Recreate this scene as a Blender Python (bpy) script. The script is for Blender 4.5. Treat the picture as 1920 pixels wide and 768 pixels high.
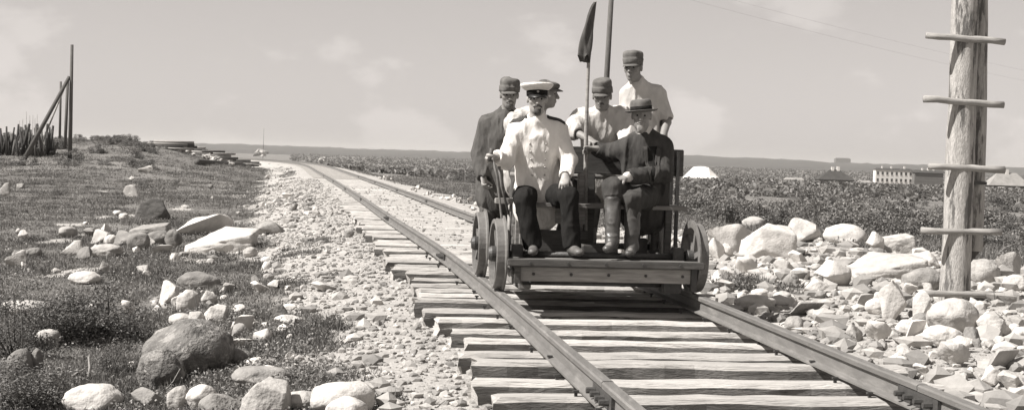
import bpy, bmesh, math, random
import numpy as np
from mathutils import Vector, Matrix
from mathutils.bvhtree import BVHTree

random.seed(7)
rng = np.random.default_rng(7)
sc = bpy.context.scene
for o in list(bpy.data.objects):
    bpy.data.objects.remove(o)
COL = sc.collection

# ------------------------------------------------------------------ camera
F_PX, CAM_Z, EYE_Y, ROLL = 2600.0, 1.20, 294.0, 1.75
_p = math.atan((384 - EYE_Y) / F_PX)
_r = math.radians(ROLL)
_F = Vector((0, math.cos(_p), -math.sin(_p)))
_U0 = Vector((0, math.sin(_p), math.cos(_p)))
_R = Vector((1, 0, 0)) * math.cos(_r) + _U0 * math.sin(_r)
_U = Vector((1, 0, 0)) * -math.sin(_r) + _U0 * math.cos(_r)
cd = bpy.data.cameras.new('camera')
cam = bpy.data.objects.new('camera', cd)
COL.objects.link(cam)
cam.matrix_world = Matrix(((_R.x, _U.x, -_F.x, 0), (_R.y, _U.y, -_F.y, 0), (_R.z, _U.z, -_F.z, CAM_Z), (0, 0, 0, 1)))
cd.sensor_width = 36.0
cd.lens = 36.0 * F_PX / 1920.0
cd.clip_start = 0.1
cd.clip_end = 60000
sc.camera = cam

# ------------------------------------------------------------------ sky, sun, exposure
SUN_EL = math.radians(49)
SUN_AZ_VEC = Vector((-0.95, -0.31, 0)).normalized()       # ground direction towards the sun
sun_dir = Vector((SUN_AZ_VEC.x * math.cos(SUN_EL), SUN_AZ_VEC.y * math.cos(SUN_EL), math.sin(SUN_EL)))
w = bpy.data.worlds.new('World')
sc.world = w
w.use_nodes = True
nt = w.node_tree
nt.nodes.clear()
out = nt.nodes.new('ShaderNodeOutputWorld')
bg = nt.nodes.new('ShaderNodeBackground')
sky = nt.nodes.new('ShaderNodeTexSky')
sky.sky_type = 'NISHITA'
sky.sun_disc = False
sky.sun_elevation = SUN_EL
sky.sun_rotation = math.atan2(SUN_AZ_VEC.x, SUN_AZ_VEC.y)
sky.air_density = 1.0
sky.dust_density = 0.6
bw = nt.nodes.new('ShaderNodeRGBToBW')                    # a monochrome plate: the sky has no hue
nt.links.new(sky.outputs[0], bw.inputs[0])
tc = nt.nodes.new('ShaderNodeTexCoord')
mp = nt.nodes.new('ShaderNodeMapping')
mp.inputs['Scale'].default_value = (10.0, 10.0, 17.0)
mp.inputs['Location'].default_value = (0.35, 0.2, 0.55)
nt.links.new(tc.outputs['Generated'], mp.inputs[0])
cn = nt.nodes.new('ShaderNodeTexNoise')
cn.inputs['Scale'].default_value = 1.0
cn.inputs['Detail'].default_value = 7
cn.inputs['Roughness'].default_value = 0.55
nt.links.new(mp.outputs[0], cn.inputs['Vector'])
cr = nt.nodes.new('ShaderNodeMapRange')
cr.interpolation_type = 'SMOOTHSTEP'
cr.inputs['From Min'].default_value = 0.54
cr.inputs['From Max'].default_value = 0.66
cr.inputs['To Min'].default_value = 1.0
cr.inputs['To Max'].default_value = 1.16
nt.links.new(cn.outputs[0], cr.inputs[0])
# the orthochromatic plate sees the blue zenith nearly as bright as the horizon
pw = nt.nodes.new('ShaderNodeMath')
pw.operation = 'POWER'
pw.inputs[1].default_value = 0.55
nt.links.new(bw.outputs[0], pw.inputs[0])
m1 = nt.nodes.new('ShaderNodeMath')
m1.operation = 'MULTIPLY'
nt.links.new(pw.outputs[0], m1.inputs[0])
nt.links.new(cr.outputs[0], m1.inputs[1])
tint = nt.nodes.new('ShaderNodeMix')
tint.data_type = 'RGBA'
tint.blend_type = 'MULTIPLY'
tint.inputs[0].default_value = 1.0
tint.inputs[7].default_value = (1.0, 0.935, 0.895, 1)
nt.links.new(m1.outputs[0], tint.inputs[6])
nt.links.new(tint.outputs[2], bg.inputs[0])
bg.inputs[1].default_value = 0.130
nt.links.new(bg.outputs[0], out.inputs[0])

sl = bpy.data.lights.new('sun', 'SUN')
sl.energy = 5.0
sl.angle = math.radians(0.5)
sl.color = (1.0, 0.965, 0.925)
so = bpy.data.objects.new('sun', sl)
so.rotation_euler = (-sun_dir).to_track_quat('-Z', 'Y').to_euler()
so.location = (-20, -10, 30)
COL.objects.link(so)
vs = sc.view_settings
vs.view_transform = 'Standard'
vs.look = 'None'
vs.gamma = 1.0
vs.exposure = 0.93
vs.use_curve_mapping = False
sc.render.engine = 'CYCLES'

# ------------------------------------------------------------------ helpers
TINT = (1.0, 0.962, 0.915)


def grey(v):
    return (v * TINT[0], v * TINT[1], v * TINT[2], 1)


def ray(px, py):
    return _F * F_PX + _R * (px - 960) - _U * (py - 384)


def W(px, py, Y):
    d = ray(px, py)
    v = d * (Y / d.y)
    return Vector((v.x, v.y, v.z + CAM_Z))


def sstep(a, b, x):
    t = np.clip((np.asarray(x, float) - a) / (b - a), 0, 1)
    return t * t * (3 - 2 * t)


def _hash(ix, iy, iz):
    h = (ix.astype(np.int64) * 374761393 + iy.astype(np.int64) * 668265263 + iz.astype(np.int64) * 1274126177) & 0xffffffff
    h = ((h ^ (h >> 13)) * 1274126177) & 0xffffffff
    h = h ^ (h >> 16)
    return (h & 0xffff) / 32767.5 - 1.0


def noise3(x, y, z):
    x, y, z = np.broadcast_arrays(np.asarray(x, float), np.asarray(y, float), np.asarray(z, float))
    fx, fy, fz = np.floor(x), np.floor(y), np.floor(z)
    tx, ty, tz = x - fx, y - fy, z - fz
    ix, iy, iz = fx.astype(np.int64), fy.astype(np.int64), fz.astype(np.int64)
    ux, uy, uz = tx * tx * (3 - 2 * tx), ty * ty * (3 - 2 * ty), tz * tz * (3 - 2 * tz)
    r = 0
    for a in (0, 1):
        for b in (0, 1):
            for c in (0, 1):
                r = r + _hash(ix + a, iy + b, iz + c) * (ux if a else 1 - ux) * (uy if b else 1 - uy) * (uz if c else 1 - uz)
    return r


def fbm(x, y, z=0.0, oct=4):
    r, a, f = 0, 1.0, 1.0
    for _ in range(oct):
        r = r + a * noise3(np.asarray(x) * f + 17.3 * _, np.asarray(y) * f, np.asarray(z) * f)
        a *= 0.5
        f *= 2.03
    return r / 1.9


# ------------------------------------------------------------------ materials
def MAT(name, v, var=0.35, scale=6.0, bump=0.25, bscale=60.0, rough=0.9, coord='pos', stretch=(1, 1, 1), spec=0.2,
        objvar=0.0, attr=None, attr_to=None, patch=None, metallic=0.0, bdist=0.01, detail=6):
    m = bpy.data.materials.new(name)
    m.use_nodes = True
    t = m.node_tree
    b = t.nodes['Principled BSDF']
    b.inputs['Roughness'].default_value = rough
    b.inputs['Specular IOR Level'].default_value = spec
    b.inputs['Metallic'].default_value = metallic
    if coord == 'pos':
        g = t.nodes.new('ShaderNodeNewGeometry')
        src = g.outputs['Position']
    else:
        g = t.nodes.new('ShaderNodeTexCoord')
        src = g.outputs['Object']
    mpn = t.nodes.new('ShaderNodeMapping')
    mpn.inputs['Scale'].default_value = stretch
    t.links.new(src, mpn.inputs[0])
    vec = mpn.outputs[0]
    if objvar or coord == 'obj':
        oi = t.nodes.new('ShaderNodeObjectInfo')
        if coord == 'obj':
            ad = t.nodes.new('ShaderNodeVectorMath')
            ad.operation = 'ADD'
            ml = t.nodes.new('ShaderNodeMath')
            ml.operation = 'MULTIPLY'
            ml.inputs[1].default_value = 37.0
            t.links.new(oi.outputs['Random'], ml.inputs[0])
            t.links.new(vec, ad.inputs[0])
            t.links.new(ml.outputs[0], ad.inputs[1])
            vec = ad.outputs[0]
    n1 = t.nodes.new('ShaderNodeTexNoise')
    n1.inputs['Scale'].default_value = scale
    n1.inputs['Detail'].default_value = detail
    n1.inputs['Roughness'].default_value = 0.65
    t.links.new(vec, n1.inputs['Vector'])
    rp = t.nodes.new('ShaderNodeValToRGB')
    rp.color_ramp.elements[0].position = 0.30
    rp.color_ramp.elements[1].position = 0.70
    rp.color_ramp.elements[0].color = grey(v * (1 - var))
    rp.color_ramp.elements[1].color = grey(min(v * (1 + var), 0.85))
    t.links.new(n1.outputs[0], rp.inputs[0])
    colr = rp.outputs[0]

    def mul(c, fac):
        x = t.nodes.new('ShaderNodeMix')
        x.data_type = 'RGBA'
        x.blend_type = 'MULTIPLY'
        x.inputs[0].default_value = 1
        t.links.new(c, x.inputs[6])
        t.links.new(fac, x.inputs[7])
        return x.outputs[2]
    if patch:                                             # (value, scale, threshold, softness)
        pn = t.nodes.new('ShaderNodeTexNoise')
        pn.inputs['Scale'].default_value = patch[1]
        pn.inputs['Detail'].default_value = 8
        pn.inputs['Roughness'].default_value = 0.7
        t.links.new(vec, pn.inputs['Vector'])
        pr = t.nodes.new('ShaderNodeMapRange')
        pr.inputs['From Min'].default_value = patch[2]
        pr.inputs['From Max'].default_value = patch[2] + patch[3]
        t.links.new(pn.outputs[0], pr.inputs[0])
        x = t.nodes.new('ShaderNodeMix')
        x.data_type = 'RGBA'
        t.links.new(pr.outputs[0], x.inputs[0])
        t.links.new(colr, x.inputs[6])
        x.inputs[7].default_value = grey(patch[0])
        colr = x.outputs[2]
    if attr:                                              # tone attribute scales the colour of each blade, leaf or pebble
        an = t.nodes.new('ShaderNodeAttribute')
        an.attribute_name = attr
        ar = t.nodes.new('ShaderNodeMapRange')
        ar.inputs['To Min'].default_value = attr_to[0]
        ar.inputs['To Max'].default_value = attr_to[1]
        t.links.new(an.outputs['Fac'], ar.inputs[0])
        colr = mul(colr, ar.outputs[0])
    if objvar:
        orr = t.nodes.new('ShaderNodeMapRange')
        orr.inputs['To Min'].default_value = 1 - objvar
        orr.inputs['To Max'].default_value = 1 + objvar
        t.links.new(oi.outputs['Random'], orr.inputs[0])
        colr = mul(colr, orr.outputs[0])
    t.links.new(colr, b.inputs['Base Color'])
    if bump:
        n2 = t.nodes.new('ShaderNodeTexNoise')
        n2.inputs['Scale'].default_value = bscale
        n2.inputs['Detail'].default_value = 5
        t.links.new(vec, n2.inputs['Vector'])
        bp = t.nodes.new('ShaderNodeBump')
        bp.inputs['Strength'].default_value = bump
        bp.inputs['Distance'].default_value = bdist
        t.links.new(n2.outputs[0], bp.inputs['Height'])
        t.links.new(bp.outputs[0], b.inputs['Normal'])
    return m


def leafy(m, amount=0.25):
    b = m.node_tree.nodes['Principled BSDF']
    t = m.node_tree
    tr = t.nodes.new('ShaderNodeBsdfTranslucent')
    mx = t.nodes.new('ShaderNodeMixShader')
    mx.inputs[0].default_value = amount
    o = t.nodes['Material Output']
    cl = b.inputs['Base Color'].links[0].from_socket
    t.links.new(cl, tr.inputs[0])
    t.links.new(b.outputs[0], mx.inputs[1])
    t.links.new(tr.outputs[0], mx.inputs[2])
    t.links.new(mx.outputs[0], o.inputs[0])
    return m


MS = {}
MS['stone_pale'] = MAT('pale granite', 0.36, 0.22, 7, 0.5, 45, objvar=0.16, patch=(0.20, 3.2, 0.56, 0.12), bdist=0.02)
MS['stone_white'] = MAT('white freshly broken granite', 0.47, 0.14, 9, 0.45, 40, objvar=0.08, patch=(0.33, 4.0, 0.60, 0.10), bdist=0.02)
MS['stone_grey'] = MAT('grey weathered granite', 0.21, 0.30, 8, 0.5, 50, objvar=0.2, patch=(0.32, 5, 0.57, 0.08), bdist=0.02)
MS['stone_dark'] = MAT('dark granite', 0.085, 0.3, 8, 0.5, 40, objvar=0.1, bdist=0.02)
MS['stone_lichen'] = MAT('lichened boulder', 0.15, 0.55, 9, 0.9, 40, patch=(0.28, 8, 0.53, 0.05), bdist=0.03)
MS['pebble'] = MAT('pebbles', 0.33, 0.25, 5, 0.3, 60, attr='tone', attr_to=(0.5, 1.25))
MS['sleeper'] = MAT('weathered sleeper timber', 0.40, 0.26, 5, 0.9, 16, coord='obj', stretch=(0.7, 9, 9), objvar=0.2,
                    patch=(0.17, 2.2, 0.64, 0.09), bdist=0.012)
MS['sleeper_side'] = MAT('bark and shade toned sleeper flank', 0.15, 0.40, 4, 0.7, 20, coord='obj', stretch=(0.9, 7, 7), objvar=0.25, patch=(0.055, 2.6, 0.58, 0.06), bdist=0.02)  # bark remnants, with the shade of the front faces also put into the colour
MS['wood_pale'] = MAT('bare post timber', 0.38, 0.30, 5, 0.8, 22, stretch=(7, 7, 1.1), patch=(0.13, 1.6, 0.52, 0.06), bdist=0.02)
MS['wood_rung'] = MAT('debarked rung timber', 0.27, 0.32, 5, 0.5, 30, coord='obj', stretch=(1, 8, 8), bdist=0.008)
MS['wood_grey'] = MAT('grey pole timber', 0.10, 0.3, 5, 0.4, 30, stretch=(8, 8, 0.8), bdist=0.01)
MS['stake'] = MAT('dark stake wood', 0.045, 0.4, 5, 0.3, 30, stretch=(8, 8, 0.8))
MS['cart_wood'] = MAT('handcar timber', 0.21, 0.35, 5, 0.45, 28, coord='obj', stretch=(0.8, 9, 9), bdist=0.008, patch=(0.08, 3, 0.62, 0.1))
MS['cart_pale'] = MAT('worn pale handcar board', 0.30, 0.30, 5, 0.45, 28, coord='obj', stretch=(0.8, 9, 9), bdist=0.008, patch=(0.12, 3, 0.62, 0.1))
MS['cart_beam'] = MAT('weathered dark beam', 0.10, 0.35, 5, 0.45, 28, coord='obj', stretch=(0.8, 9, 9), bdist=0.008)
MS['cart_dark'] = MAT('dark painted handcar board', 0.09, 0.3, 5, 0.3, 28, coord='obj', stretch=(0.8, 9, 9), rough=0.7)
MS['iron'] = MAT('dark iron', 0.045, 0.35, 12, 0.3, 90, rough=0.55, spec=0.5)
MS['iron_worn'] = MAT('worn iron', 0.135, 0.3, 12, 0.3, 90, rough=0.5, spec=0.5)
MS['rail'] = MAT('rail steel', 0.135, 0.22, 3, 0.35, 80, rough=0.6, spec=0.5, patch=(0.20, 2.0, 0.52, 0.15), stretch=(6, 1, 6))
MS['grass'] = leafy(MAT('grass blades', 0.165, 0.3, 0.7, 0, attr='tone', attr_to=(0.45, 1.6), rough=0.8))
MS['leaf'] = leafy(MAT('shrub leaves', 0.175, 0.25, 2.0, 0, attr='tone', attr_to=(0.4, 1.8), objvar=0.25, rough=0.6, spec=0.4))
MS['leaf_dark'] = leafy(MAT('dark shrub leaves', 0.125, 0.25, 2.0, 0, attr='tone', attr_to=(0.4, 1.8), objvar=0.2, rough=0.6, spec=0.4))
MS['twig'] = MAT('twigs', 0.09, 0.3, 10, 0)
MS['dead_wood'] = MAT('dead wood', 0.26, 0.4, 8, 0.4, 40)
MS['skin'] = MAT('skin', 0.32, 0.12, 25, 0.15, 150, rough=0.55, spec=0.35, bdist=0.003)
MS['skin_tan'] = MAT('weathered skin', 0.21, 0.15, 25, 0.15, 150, rough=0.55, spec=0.35, bdist=0.003)
MS['hair'] = MAT('dark hair', 0.08, 0.5, 40, 0.6, 180, rough=0.6, bdist=0.006, stretch=(1, 1, 0.4))
MS['hair_grey'] = MAT('grizzled hair', 0.22, 0.5, 40, 0.6, 180, rough=0.6, bdist=0.006, stretch=(1, 1, 0.4))
MS['eye'] = MAT('eye', 0.02, 0.2, 10, 0, rough=0.6)
MS['linen_white'] = MAT('white uniform linen', 0.64, 0.06, 6, 0.75, 26, rough=0.95, stretch=(1, 1, 0.38), bdist=0.014)
MS['linen'] = MAT('worn white shirt linen', 0.46, 0.16, 7, 0.75, 26, rough=0.95, stretch=(1, 1, 0.38), bdist=0.014)
MS['linen_stripe'] = MAT('mottled shirt cloth', 0.38, 0.3, 16, 0.75, 26, rough=0.95, stretch=(1, 1, 0.38), bdist=0.014)
MS['cloth_black'] = MAT('black wool', 0.017, 0.3, 14, 0.75, 26, rough=0.95, stretch=(1, 1, 0.38), bdist=0.014, spec=0.1)
MS['cloth_suit'] = MAT('dark suit wool', 0.05, 0.3, 14, 0.75, 26, rough=0.95, stretch=(1, 1, 0.38), bdist=0.014, spec=0.1)
MS['cloth_grey'] = MAT('grey field tunic wool', 0.085, 0.3, 14, 0.75, 26, rough=0.95, stretch=(1, 1, 0.38), bdist=0.014, spec=0.1)
MS['cloth_mid'] = MAT('field cap wool', 0.12, 0.28, 16, 0.4, 240, rough=0.95, bdist=0.002, spec=0.1)
MS['leather'] = MAT('boot leather', 0.07, 0.35, 18, 0.4, 90, rough=0.42, spec=0.5, bdist=0.004)
MS['leather_dusty'] = MAT('dusty boot leather', 0.10, 0.4, 18, 0.4, 90, rough=0.5, spec=0.4, bdist=0.004)
MS['patent'] = MAT('patent leather', 0.012, 0.2, 10, 0, rough=0.45, spec=0.3)
MS['brass'] = MAT('button metal', 0.35, 0.2, 10, 0, rough=0.4, metallic=0.6)
MS['flag'] = MAT('flag cloth', 0.075, 0.25, 12, 0.3, 120, rough=0.95, bdist=0.003)
MS['wall_white'] = MAT('whitewashed wall', 0.62, 0.06, 0.4, 0.1, 4)
MS['wall_dark'] = MAT('dark log wall', 0.12, 0.25, 0.6, 0.3, 3, stretch=(0.2, 0.2, 3))
MS['roof_dark'] = MAT('dark roof', 0.055, 0.25, 0.5, 0.2, 4)
MS['roof_pale'] = MAT('pale shingle roof', 0.24, 0.2, 0.5, 0.2, 4)
MS['window'] = MAT('window glass', 0.06, 0.2, 1, 0, rough=0.1, spec=0.6)
MS['canvas'] = MAT('white canvas', 0.62, 0.06, 1.5, 0.2, 6)
MS['hill'] = MAT('wooded hills', 0.06, 0.35, 0.006, 0.0, 1, detail=10)

# ------------------------------------------------------------------ object helpers


def tag(o, label=None, cat=None, group=None, kind=None):
    if label:
        o['label'] = label
    if cat:
        o['category'] = cat
    if group:
        o['group'] = group
    if kind:
        o['kind'] = kind
    return o


def mesh_np(name, V, Fq, smooth=True):
    """V (n,3); Fq (m,k) with constant k"""
    V = np.asarray(V, np.float32)
    Fq = np.asarray(Fq, np.int32)
    me = bpy.data.meshes.new(name)
    k = Fq.shape[1]
    me.vertices.add(len(V))
    me.vertices.foreach_set('co', V.ravel())
    me.loops.add(Fq.size)
    me.loops.foreach_set('vertex_index', Fq.ravel())
    me.polygons.add(len(Fq))
    me.polygons.foreach_set('loop_start', np.arange(0, Fq.size, k, dtype=np.int32))
    me.polygons.foreach_set('loop_total', np.full(len(Fq), k, np.int32))
    me.polygons.foreach_set('use_smooth', np.full(len(Fq), smooth, bool))
    me.update(calc_edges=True)
    return me


def vattr(me, name, vals):
    a = me.attributes.new(name, 'FLOAT', 'POINT')
    a.data.foreach_set('value', np.asarray(vals, np.float32))


def link(name, me, mat=None, parent=None):
    o = bpy.data.objects.new(name, me)
    COL.objects.link(o)
    if mat and not len(me.materials):
        me.materials.append(MS[mat] if isinstance(mat, str) else mat)
    if parent:
        o.parent = parent
    return o


def bm_obj(name, bm, mat, parent=None, smooth=False):
    me = bpy.data.meshes.new(name)
    bmesh.ops.recalc_face_normals(bm, faces=bm.faces[:])
    bm.to_mesh(me)
    bm.free()
    if smooth:
        me.polygons.foreach_set('use_smooth', np.full(len(me.polygons), True))
    return link(name, me, mat, parent)


def empty(name, loc=(0, 0, 0), rz=0.0):
    o = bpy.data.objects.new(name, None)
    o.location = loc
    o.rotation_euler = (0, 0, rz)
    o.empty_display_size = 0.2
    COL.objects.link(o)
    return o


def bm_box(bm, x0, x1, y0, y1, z0, z1, mtx=None):
    vs_ = [bm.verts.new((x, y, z)) for x in (x0, x1) for y in (y0, y1) for z in (z0, z1)]
    for f in ((0, 1, 3, 2), (4, 6, 7, 5), (0, 4, 5, 1), (2, 3, 7, 6), (0, 2, 6, 4), (1, 5, 7, 3)):
        bm.faces.new([vs_[i] for i in f])
    if mtx:
        for v in vs_:
            v.co = mtx @ v.co
    return vs_


def box(name, x0, x1, y0, y1, z0, z1, mat, parent=None, bevel=0.006, mtx=None, wear=0.0):
    bm = bmesh.new()
    bm_box(bm, x0, x1, y0, y1, z0, z1)
    if bevel:
        bmesh.ops.bevel(bm, geom=bm.edges[:], offset=bevel, segments=2, affect='EDGES')
    if mtx:
        bm.transform(mtx)
    return bm_obj(name, bm, mat, parent)


def bm_tube(bm, pts, radii, seg=10, wob=0.0, cap=True):
    pts = [Vector(p) for p in pts]
    rings = []
    a = (pts[1] - pts[0]).normalized()
    ref = Vector((0, 0, 1)) if abs(a.z) < 0.9 else Vector((1, 0, 0))
    for i, p in enumerate(pts):
        t = (pts[min(i + 1, len(pts) - 1)] - pts[max(i - 1, 0)]).normalized()
        u = (ref - t * ref.dot(t)).normalized()
        v = t.cross(u)
        r = radii[i] if isinstance(radii, (list, tuple)) else radii
        rings.append([bm.verts.new(p + (u * math.cos(k * 2 * math.pi / seg) + v * math.sin(k * 2 * math.pi / seg)) * r * (1 + random.uniform(-wob, wob))) for k in range(seg)])
    for i in range(len(rings) - 1):
        for k in range(seg):
            bm.faces.new((rings[i][k], rings[i][(k + 1) % seg], rings[i + 1][(k + 1) % seg], rings[i + 1][k]))
    if cap:
        bm.faces.new(rings[0][::-1])
        bm.faces.new(rings[-1])


def tube(name, pts, radii, mat, parent=None, seg=10, wob=0.0, smooth=True):
    bm = bmesh.new()
    bm_tube(bm, pts, radii, seg, wob)
    return bm_obj(name, bm, mat, parent, smooth)


# ------------------------------------------------------------------ track centreline and terrain
_cy = np.array([-12, 2, 6, 11, 23.5, 34.4, 56, 80, 116, 140, 165, 185, 200], float)
_cx = np.array([3.5, 1.86, 1.37, 0.73, -1.22, -2.98, -6.55, -10.6, -17.1, -23.6, -35, -49, -64], float)


def _spline(x, y):
    n = len(x)
    A = np.zeros((n, n))
    r = np.zeros(n)
    A[0, 0] = A[-1, -1] = 1
    h = np.diff(x)
    for i in range(1, n - 1):
        A[i, i - 1:i + 2] = h[i - 1], 2 * (h[i - 1] + h[i]), h[i]
        r[i] = 6 * ((y[i + 1] - y[i]) / h[i] - (y[i] - y[i - 1]) / h[i - 1])
    m = np.linalg.solve(A, r)

    def f(q):
        q = np.asarray(q, float)
        qc = np.clip(q, x[0], x[-1])
        i = np.clip(np.searchsorted(x, qc) - 1, 0, n - 2)
        t = qc - x[i]
        b = (y[i + 1] - y[i]) / h[i] - h[i] * (2 * m[i] + m[i + 1]) / 6
        val = y[i] + t * (b + t * (m[i] / 2 + t * (m[i + 1] - m[i]) / (6 * h[i])))
        return val + np.where(q > x[-1], (q - x[-1]) * -1.0, 0) + np.where(q < x[0], (q - x[0]) * -0.12, 0)
    return f


XC = _spline(_cy, _cx)


def XS(y):
    return (XC(np.asarray(y) + 0.25) - XC(np.asarray(y) - 0.25)) / 0.5


def dlat(x, y):
    s = XS(y)
    return (np.asarray(x) - XC(y)) / np.sqrt(1 + s * s)


def T(x, y):
    x = np.asarray(x, float)
    y = np.asarray(y, float)
    d = dlat(x, y)
    rr = np.hypot(x, y)
    wi = 1 - sstep(0.70, 0.95, np.abs(d))
    fill = sstep(13.5, 19, y) * wi + sstep(23, 36, y) * (1 - wi)
    bed = -0.150 + fill * 0.125 - sstep(60, 62, y) * 0.004
    # left field
    ang = x / np.maximum(y, 1.0)
    zl = -0.46 + 0.09 * fbm(x * 0.35, y * 0.35, 1.0) + 0.03 * fbm(x * 1.7, y * 1.7, 2.0)
    zl = zl + 1.95 * np.exp(-((y - 100) / 24) ** 2) * sstep(-0.165, -0.275, ang) * (1 + 0.10 * fbm(x * 0.12, y * 0.05, 4.0))
    zl = zl - 1.6 * sstep(115, 190, y)
    # right field
    bank = 0.14 * np.exp(-((d - 5.6) / 3.0) ** 2) * (1 - sstep(24, 32, y))
    zr = -0.16 + bank - 0.75 * sstep(8.5, 15, d) - 0.30 * sstep(2, 5, d) * sstep(25, 33, y) \
        + 0.06 * fbm(x * 0.4, y * 0.4, 3.0) + 0.025 * fbm(x * 1.9, y * 1.9, 5.0)
    zr = zr - 7.5 * sstep(30, 900, rr)
    side = sstep(-1.0, 1.0, d)
    fld = zl * (1 - side) + zr * side
    tracky = (y < 205)
    wgt = np.where(tracky, sstep(1.42, 4.0, np.abs(d) + 0.25 * fbm(x * 0.8, y * 0.8, 9.0)), 1.0)
    z = bed * (1 - wgt) + fld * wgt
    far = sstep(400, 1200, rr)
    z = z * (1 - far) - 9.0 * far
    rough = (1 - sstep(1.1, 1.7, np.abs(d)) * 0.0) * 0.012 * fbm(x * 6, y * 6, 6.0, 3) * (1 - sstep(40, 80, rr))
    return z + rough


def gravel(x, y):
    x = np.asarray(x, float)
    y = np.asarray(y, float)
    d = dlat(x, y)
    n = fbm(x * 0.55, y * 0.55, 11.0) * 1.5 + fbm(x * 2.1, y * 2.1, 12.0) * 0.5
    cl = np.clip(2.35 + (y - 10) * 0.06, 2.35, 3.6)
    left = 1 - sstep(-0.4, 0.4, -d - cl + n * 0.55)
    wr = 6.8 - 4.0 * sstep(22, 32, y)
    right = 1 - sstep(-0.5, 0.5, d - wr + n * 0.9)
    g = np.where(d < 0, left, right)
    # stray gravelly patches in the left field
    n2 = fbm(x * 0.9, y * 0.6, 21.0)
    g = np.maximum(g, sstep(0.34, 0.46, n2) * 0.85 * (d < 0) * (y < 60))
    n3 = fbm(x * 0.7, y * 0.7, 31.0) + 0.3 * fbm(x * 3, y * 3, 32.0)
    g = g * (1 - 0.85 * sstep(0.25, 0.45, n3) * (np.abs(d) > 1.9))
    return np.where(y > 210, 0, g)


GB = None


def Tz(x, y):
    h = GB.ray_cast(Vector((x, y, 400.0)), Vector((0, 0, -1)))
    return h[0].z if h[0] is not None else -9.0


def on_ground(px, py, sink=0.0):
    d = ray(px, py).normalized()
    h = GB.ray_cast(Vector((0, 0, CAM_Z)), d)
    p = h[0] if h[0] is not None else d * 200 + Vector((0, 0, CAM_Z))
    return Vector((p.x, p.y, p.z - sink))


def build_ground():
    r = np.concatenate([np.geomspace(0.4, 4.5, 16)[:-1], np.geomspace(4.5, 45, 270)[:-1], np.geomspace(45, 260, 90)[:-1], np.geomspace(260, 30000, 50)])
    a = np.radians(np.concatenate([np.linspace(-180, -30, 60)[:-1], np.linspace(-30, 30, 480)[:-1], np.linspace(30, 180, 60)[:-1]]))
    na, nr = len(a), len(r)
    RR, AA = np.meshgrid(r, a, indexing='ij')
    x = (RR * np.sin(AA)).ravel()
    y = (RR * np.cos(AA)).ravel()
    z = T(x, y)
    g = gravel(x, y)
    idx = np.arange(nr * na).reshape(nr, na)
    q = np.stack([idx[:-1, :], idx[1:, :], np.roll(idx, -1, 1)[1:, :], np.roll(idx, -1, 1)[:-1, :]], -1).reshape(-1, 4)
    q = q[:, ::-1]
    me = mesh_np('ground', np.stack([x, y, z], 1), q)
    vattr(me, 'gravel', g)
    m = bpy.data.materials.new('tundra turf and gravel')
    m.use_nodes = True
    t = m.node_tree
    b = t.nodes['Principled BSDF']
    b.inputs['Roughness'].default_value = 0.95
    b.inputs['Specular IOR Level'].default_value = 0.1
    geo = t.nodes.new('ShaderNodeNewGeometry')

    def nz(s, det=6, ro=0.6):
        n = t.nodes.new('ShaderNodeTexNoise')
        n.inputs['Scale'].default_value = s
        n.inputs['Detail'].default_value = det
        n.inputs['Roughness'].default_value = ro
        t.links.new(geo.outputs['Position'], n.inputs['Vector'])
        return n.outputs[0]

    def ramp(src, p0, c0, p1, c1):
        rp = t.nodes.new('ShaderNodeValToRGB')
        rp.color_ramp.elements[0].position = p0
        rp.color_ramp.elements[0].color = grey(c0)
        rp.color_ramp.elements[1].position = p1
        rp.color_ramp.elements[1].color = grey(c1)
        t.links.new(src, rp.inputs[0])
        return rp.outputs[0]

    def mix(fac, a_, b_, blend='MIX'):
        x_ = t.nodes.new('ShaderNodeMix')
        x_.data_type = 'RGBA'
        x_.blend_type = blend
        if isinstance(fac, float):
            x_.inputs[0].default_value = fac
        else:
            t.links.new(fac, x_.inputs[0])
        t.links.new(a_, x_.inputs[6])
        t.links.new(b_, x_.inputs[7])
        return x_.outputs[2]
    turf = mix(0.5, ramp(nz(0.09, 9, 0.7), 0.35, 0.075, 0.66, 0.27), ramp(nz(9, 6, 0.7), 0.3, 0.06, 0.7, 0.22))
    grav = mix(0.55, ramp(nz(2.2, 6), 0.3, 0.25, 0.7, 0.42), ramp(nz(38, 6, 0.75), 0.34, 0.17, 0.62, 0.47))
    at = t.nodes.new('ShaderNodeAttribute')
    at.attribute_name = 'gravel'
    sm = t.nodes.new('ShaderNodeMath')
    sm.operation = 'MULTIPLY_ADD'
    t.links.new(nz(14, 5, 0.7), sm.inputs[0])
    sm.inputs[1].default_value = 0.9
    sm.inputs[2].default_value = -0.45
    ad = t.nodes.new('ShaderNodeMath')
    ad.operation = 'ADD'
    t.links.new(at.outputs['Fac'], ad.inputs[0])
    t.links.new(sm.outputs[0], ad.inputs[1])
    mr = t.nodes.new('ShaderNodeMapRange')
    mr.inputs['From Min'].default_value = 0.38
    mr.inputs['From Max'].default_value = 0.58
    t.links.new(ad.outputs[0], mr.inputs[0])
    t.links.new(mix(mr.outputs[0], turf, grav), b.inputs['Base Color'])
    bp = t.nodes.new('ShaderNodeBump')
    bp.inputs['Strength'].default_value = 0.7
    bp.inputs['Distance'].default_value = 0.03
    t.links.new(nz(26, 6, 0.7), bp.inputs['Height'])
    t.links.new(bp.outputs[0], b.inputs['Normal'])
    me.materials.append(m)
    o = link('ground', me)
    tag(o, kind='structure')
    tag(o, 'open tundra ground of dark turf and pale gravel', 'ground')
    global GB
    GB = BVHTree.FromPolygons(np.stack([x, y, z], 1).tolist(), q.tolist())


build_ground()


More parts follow.
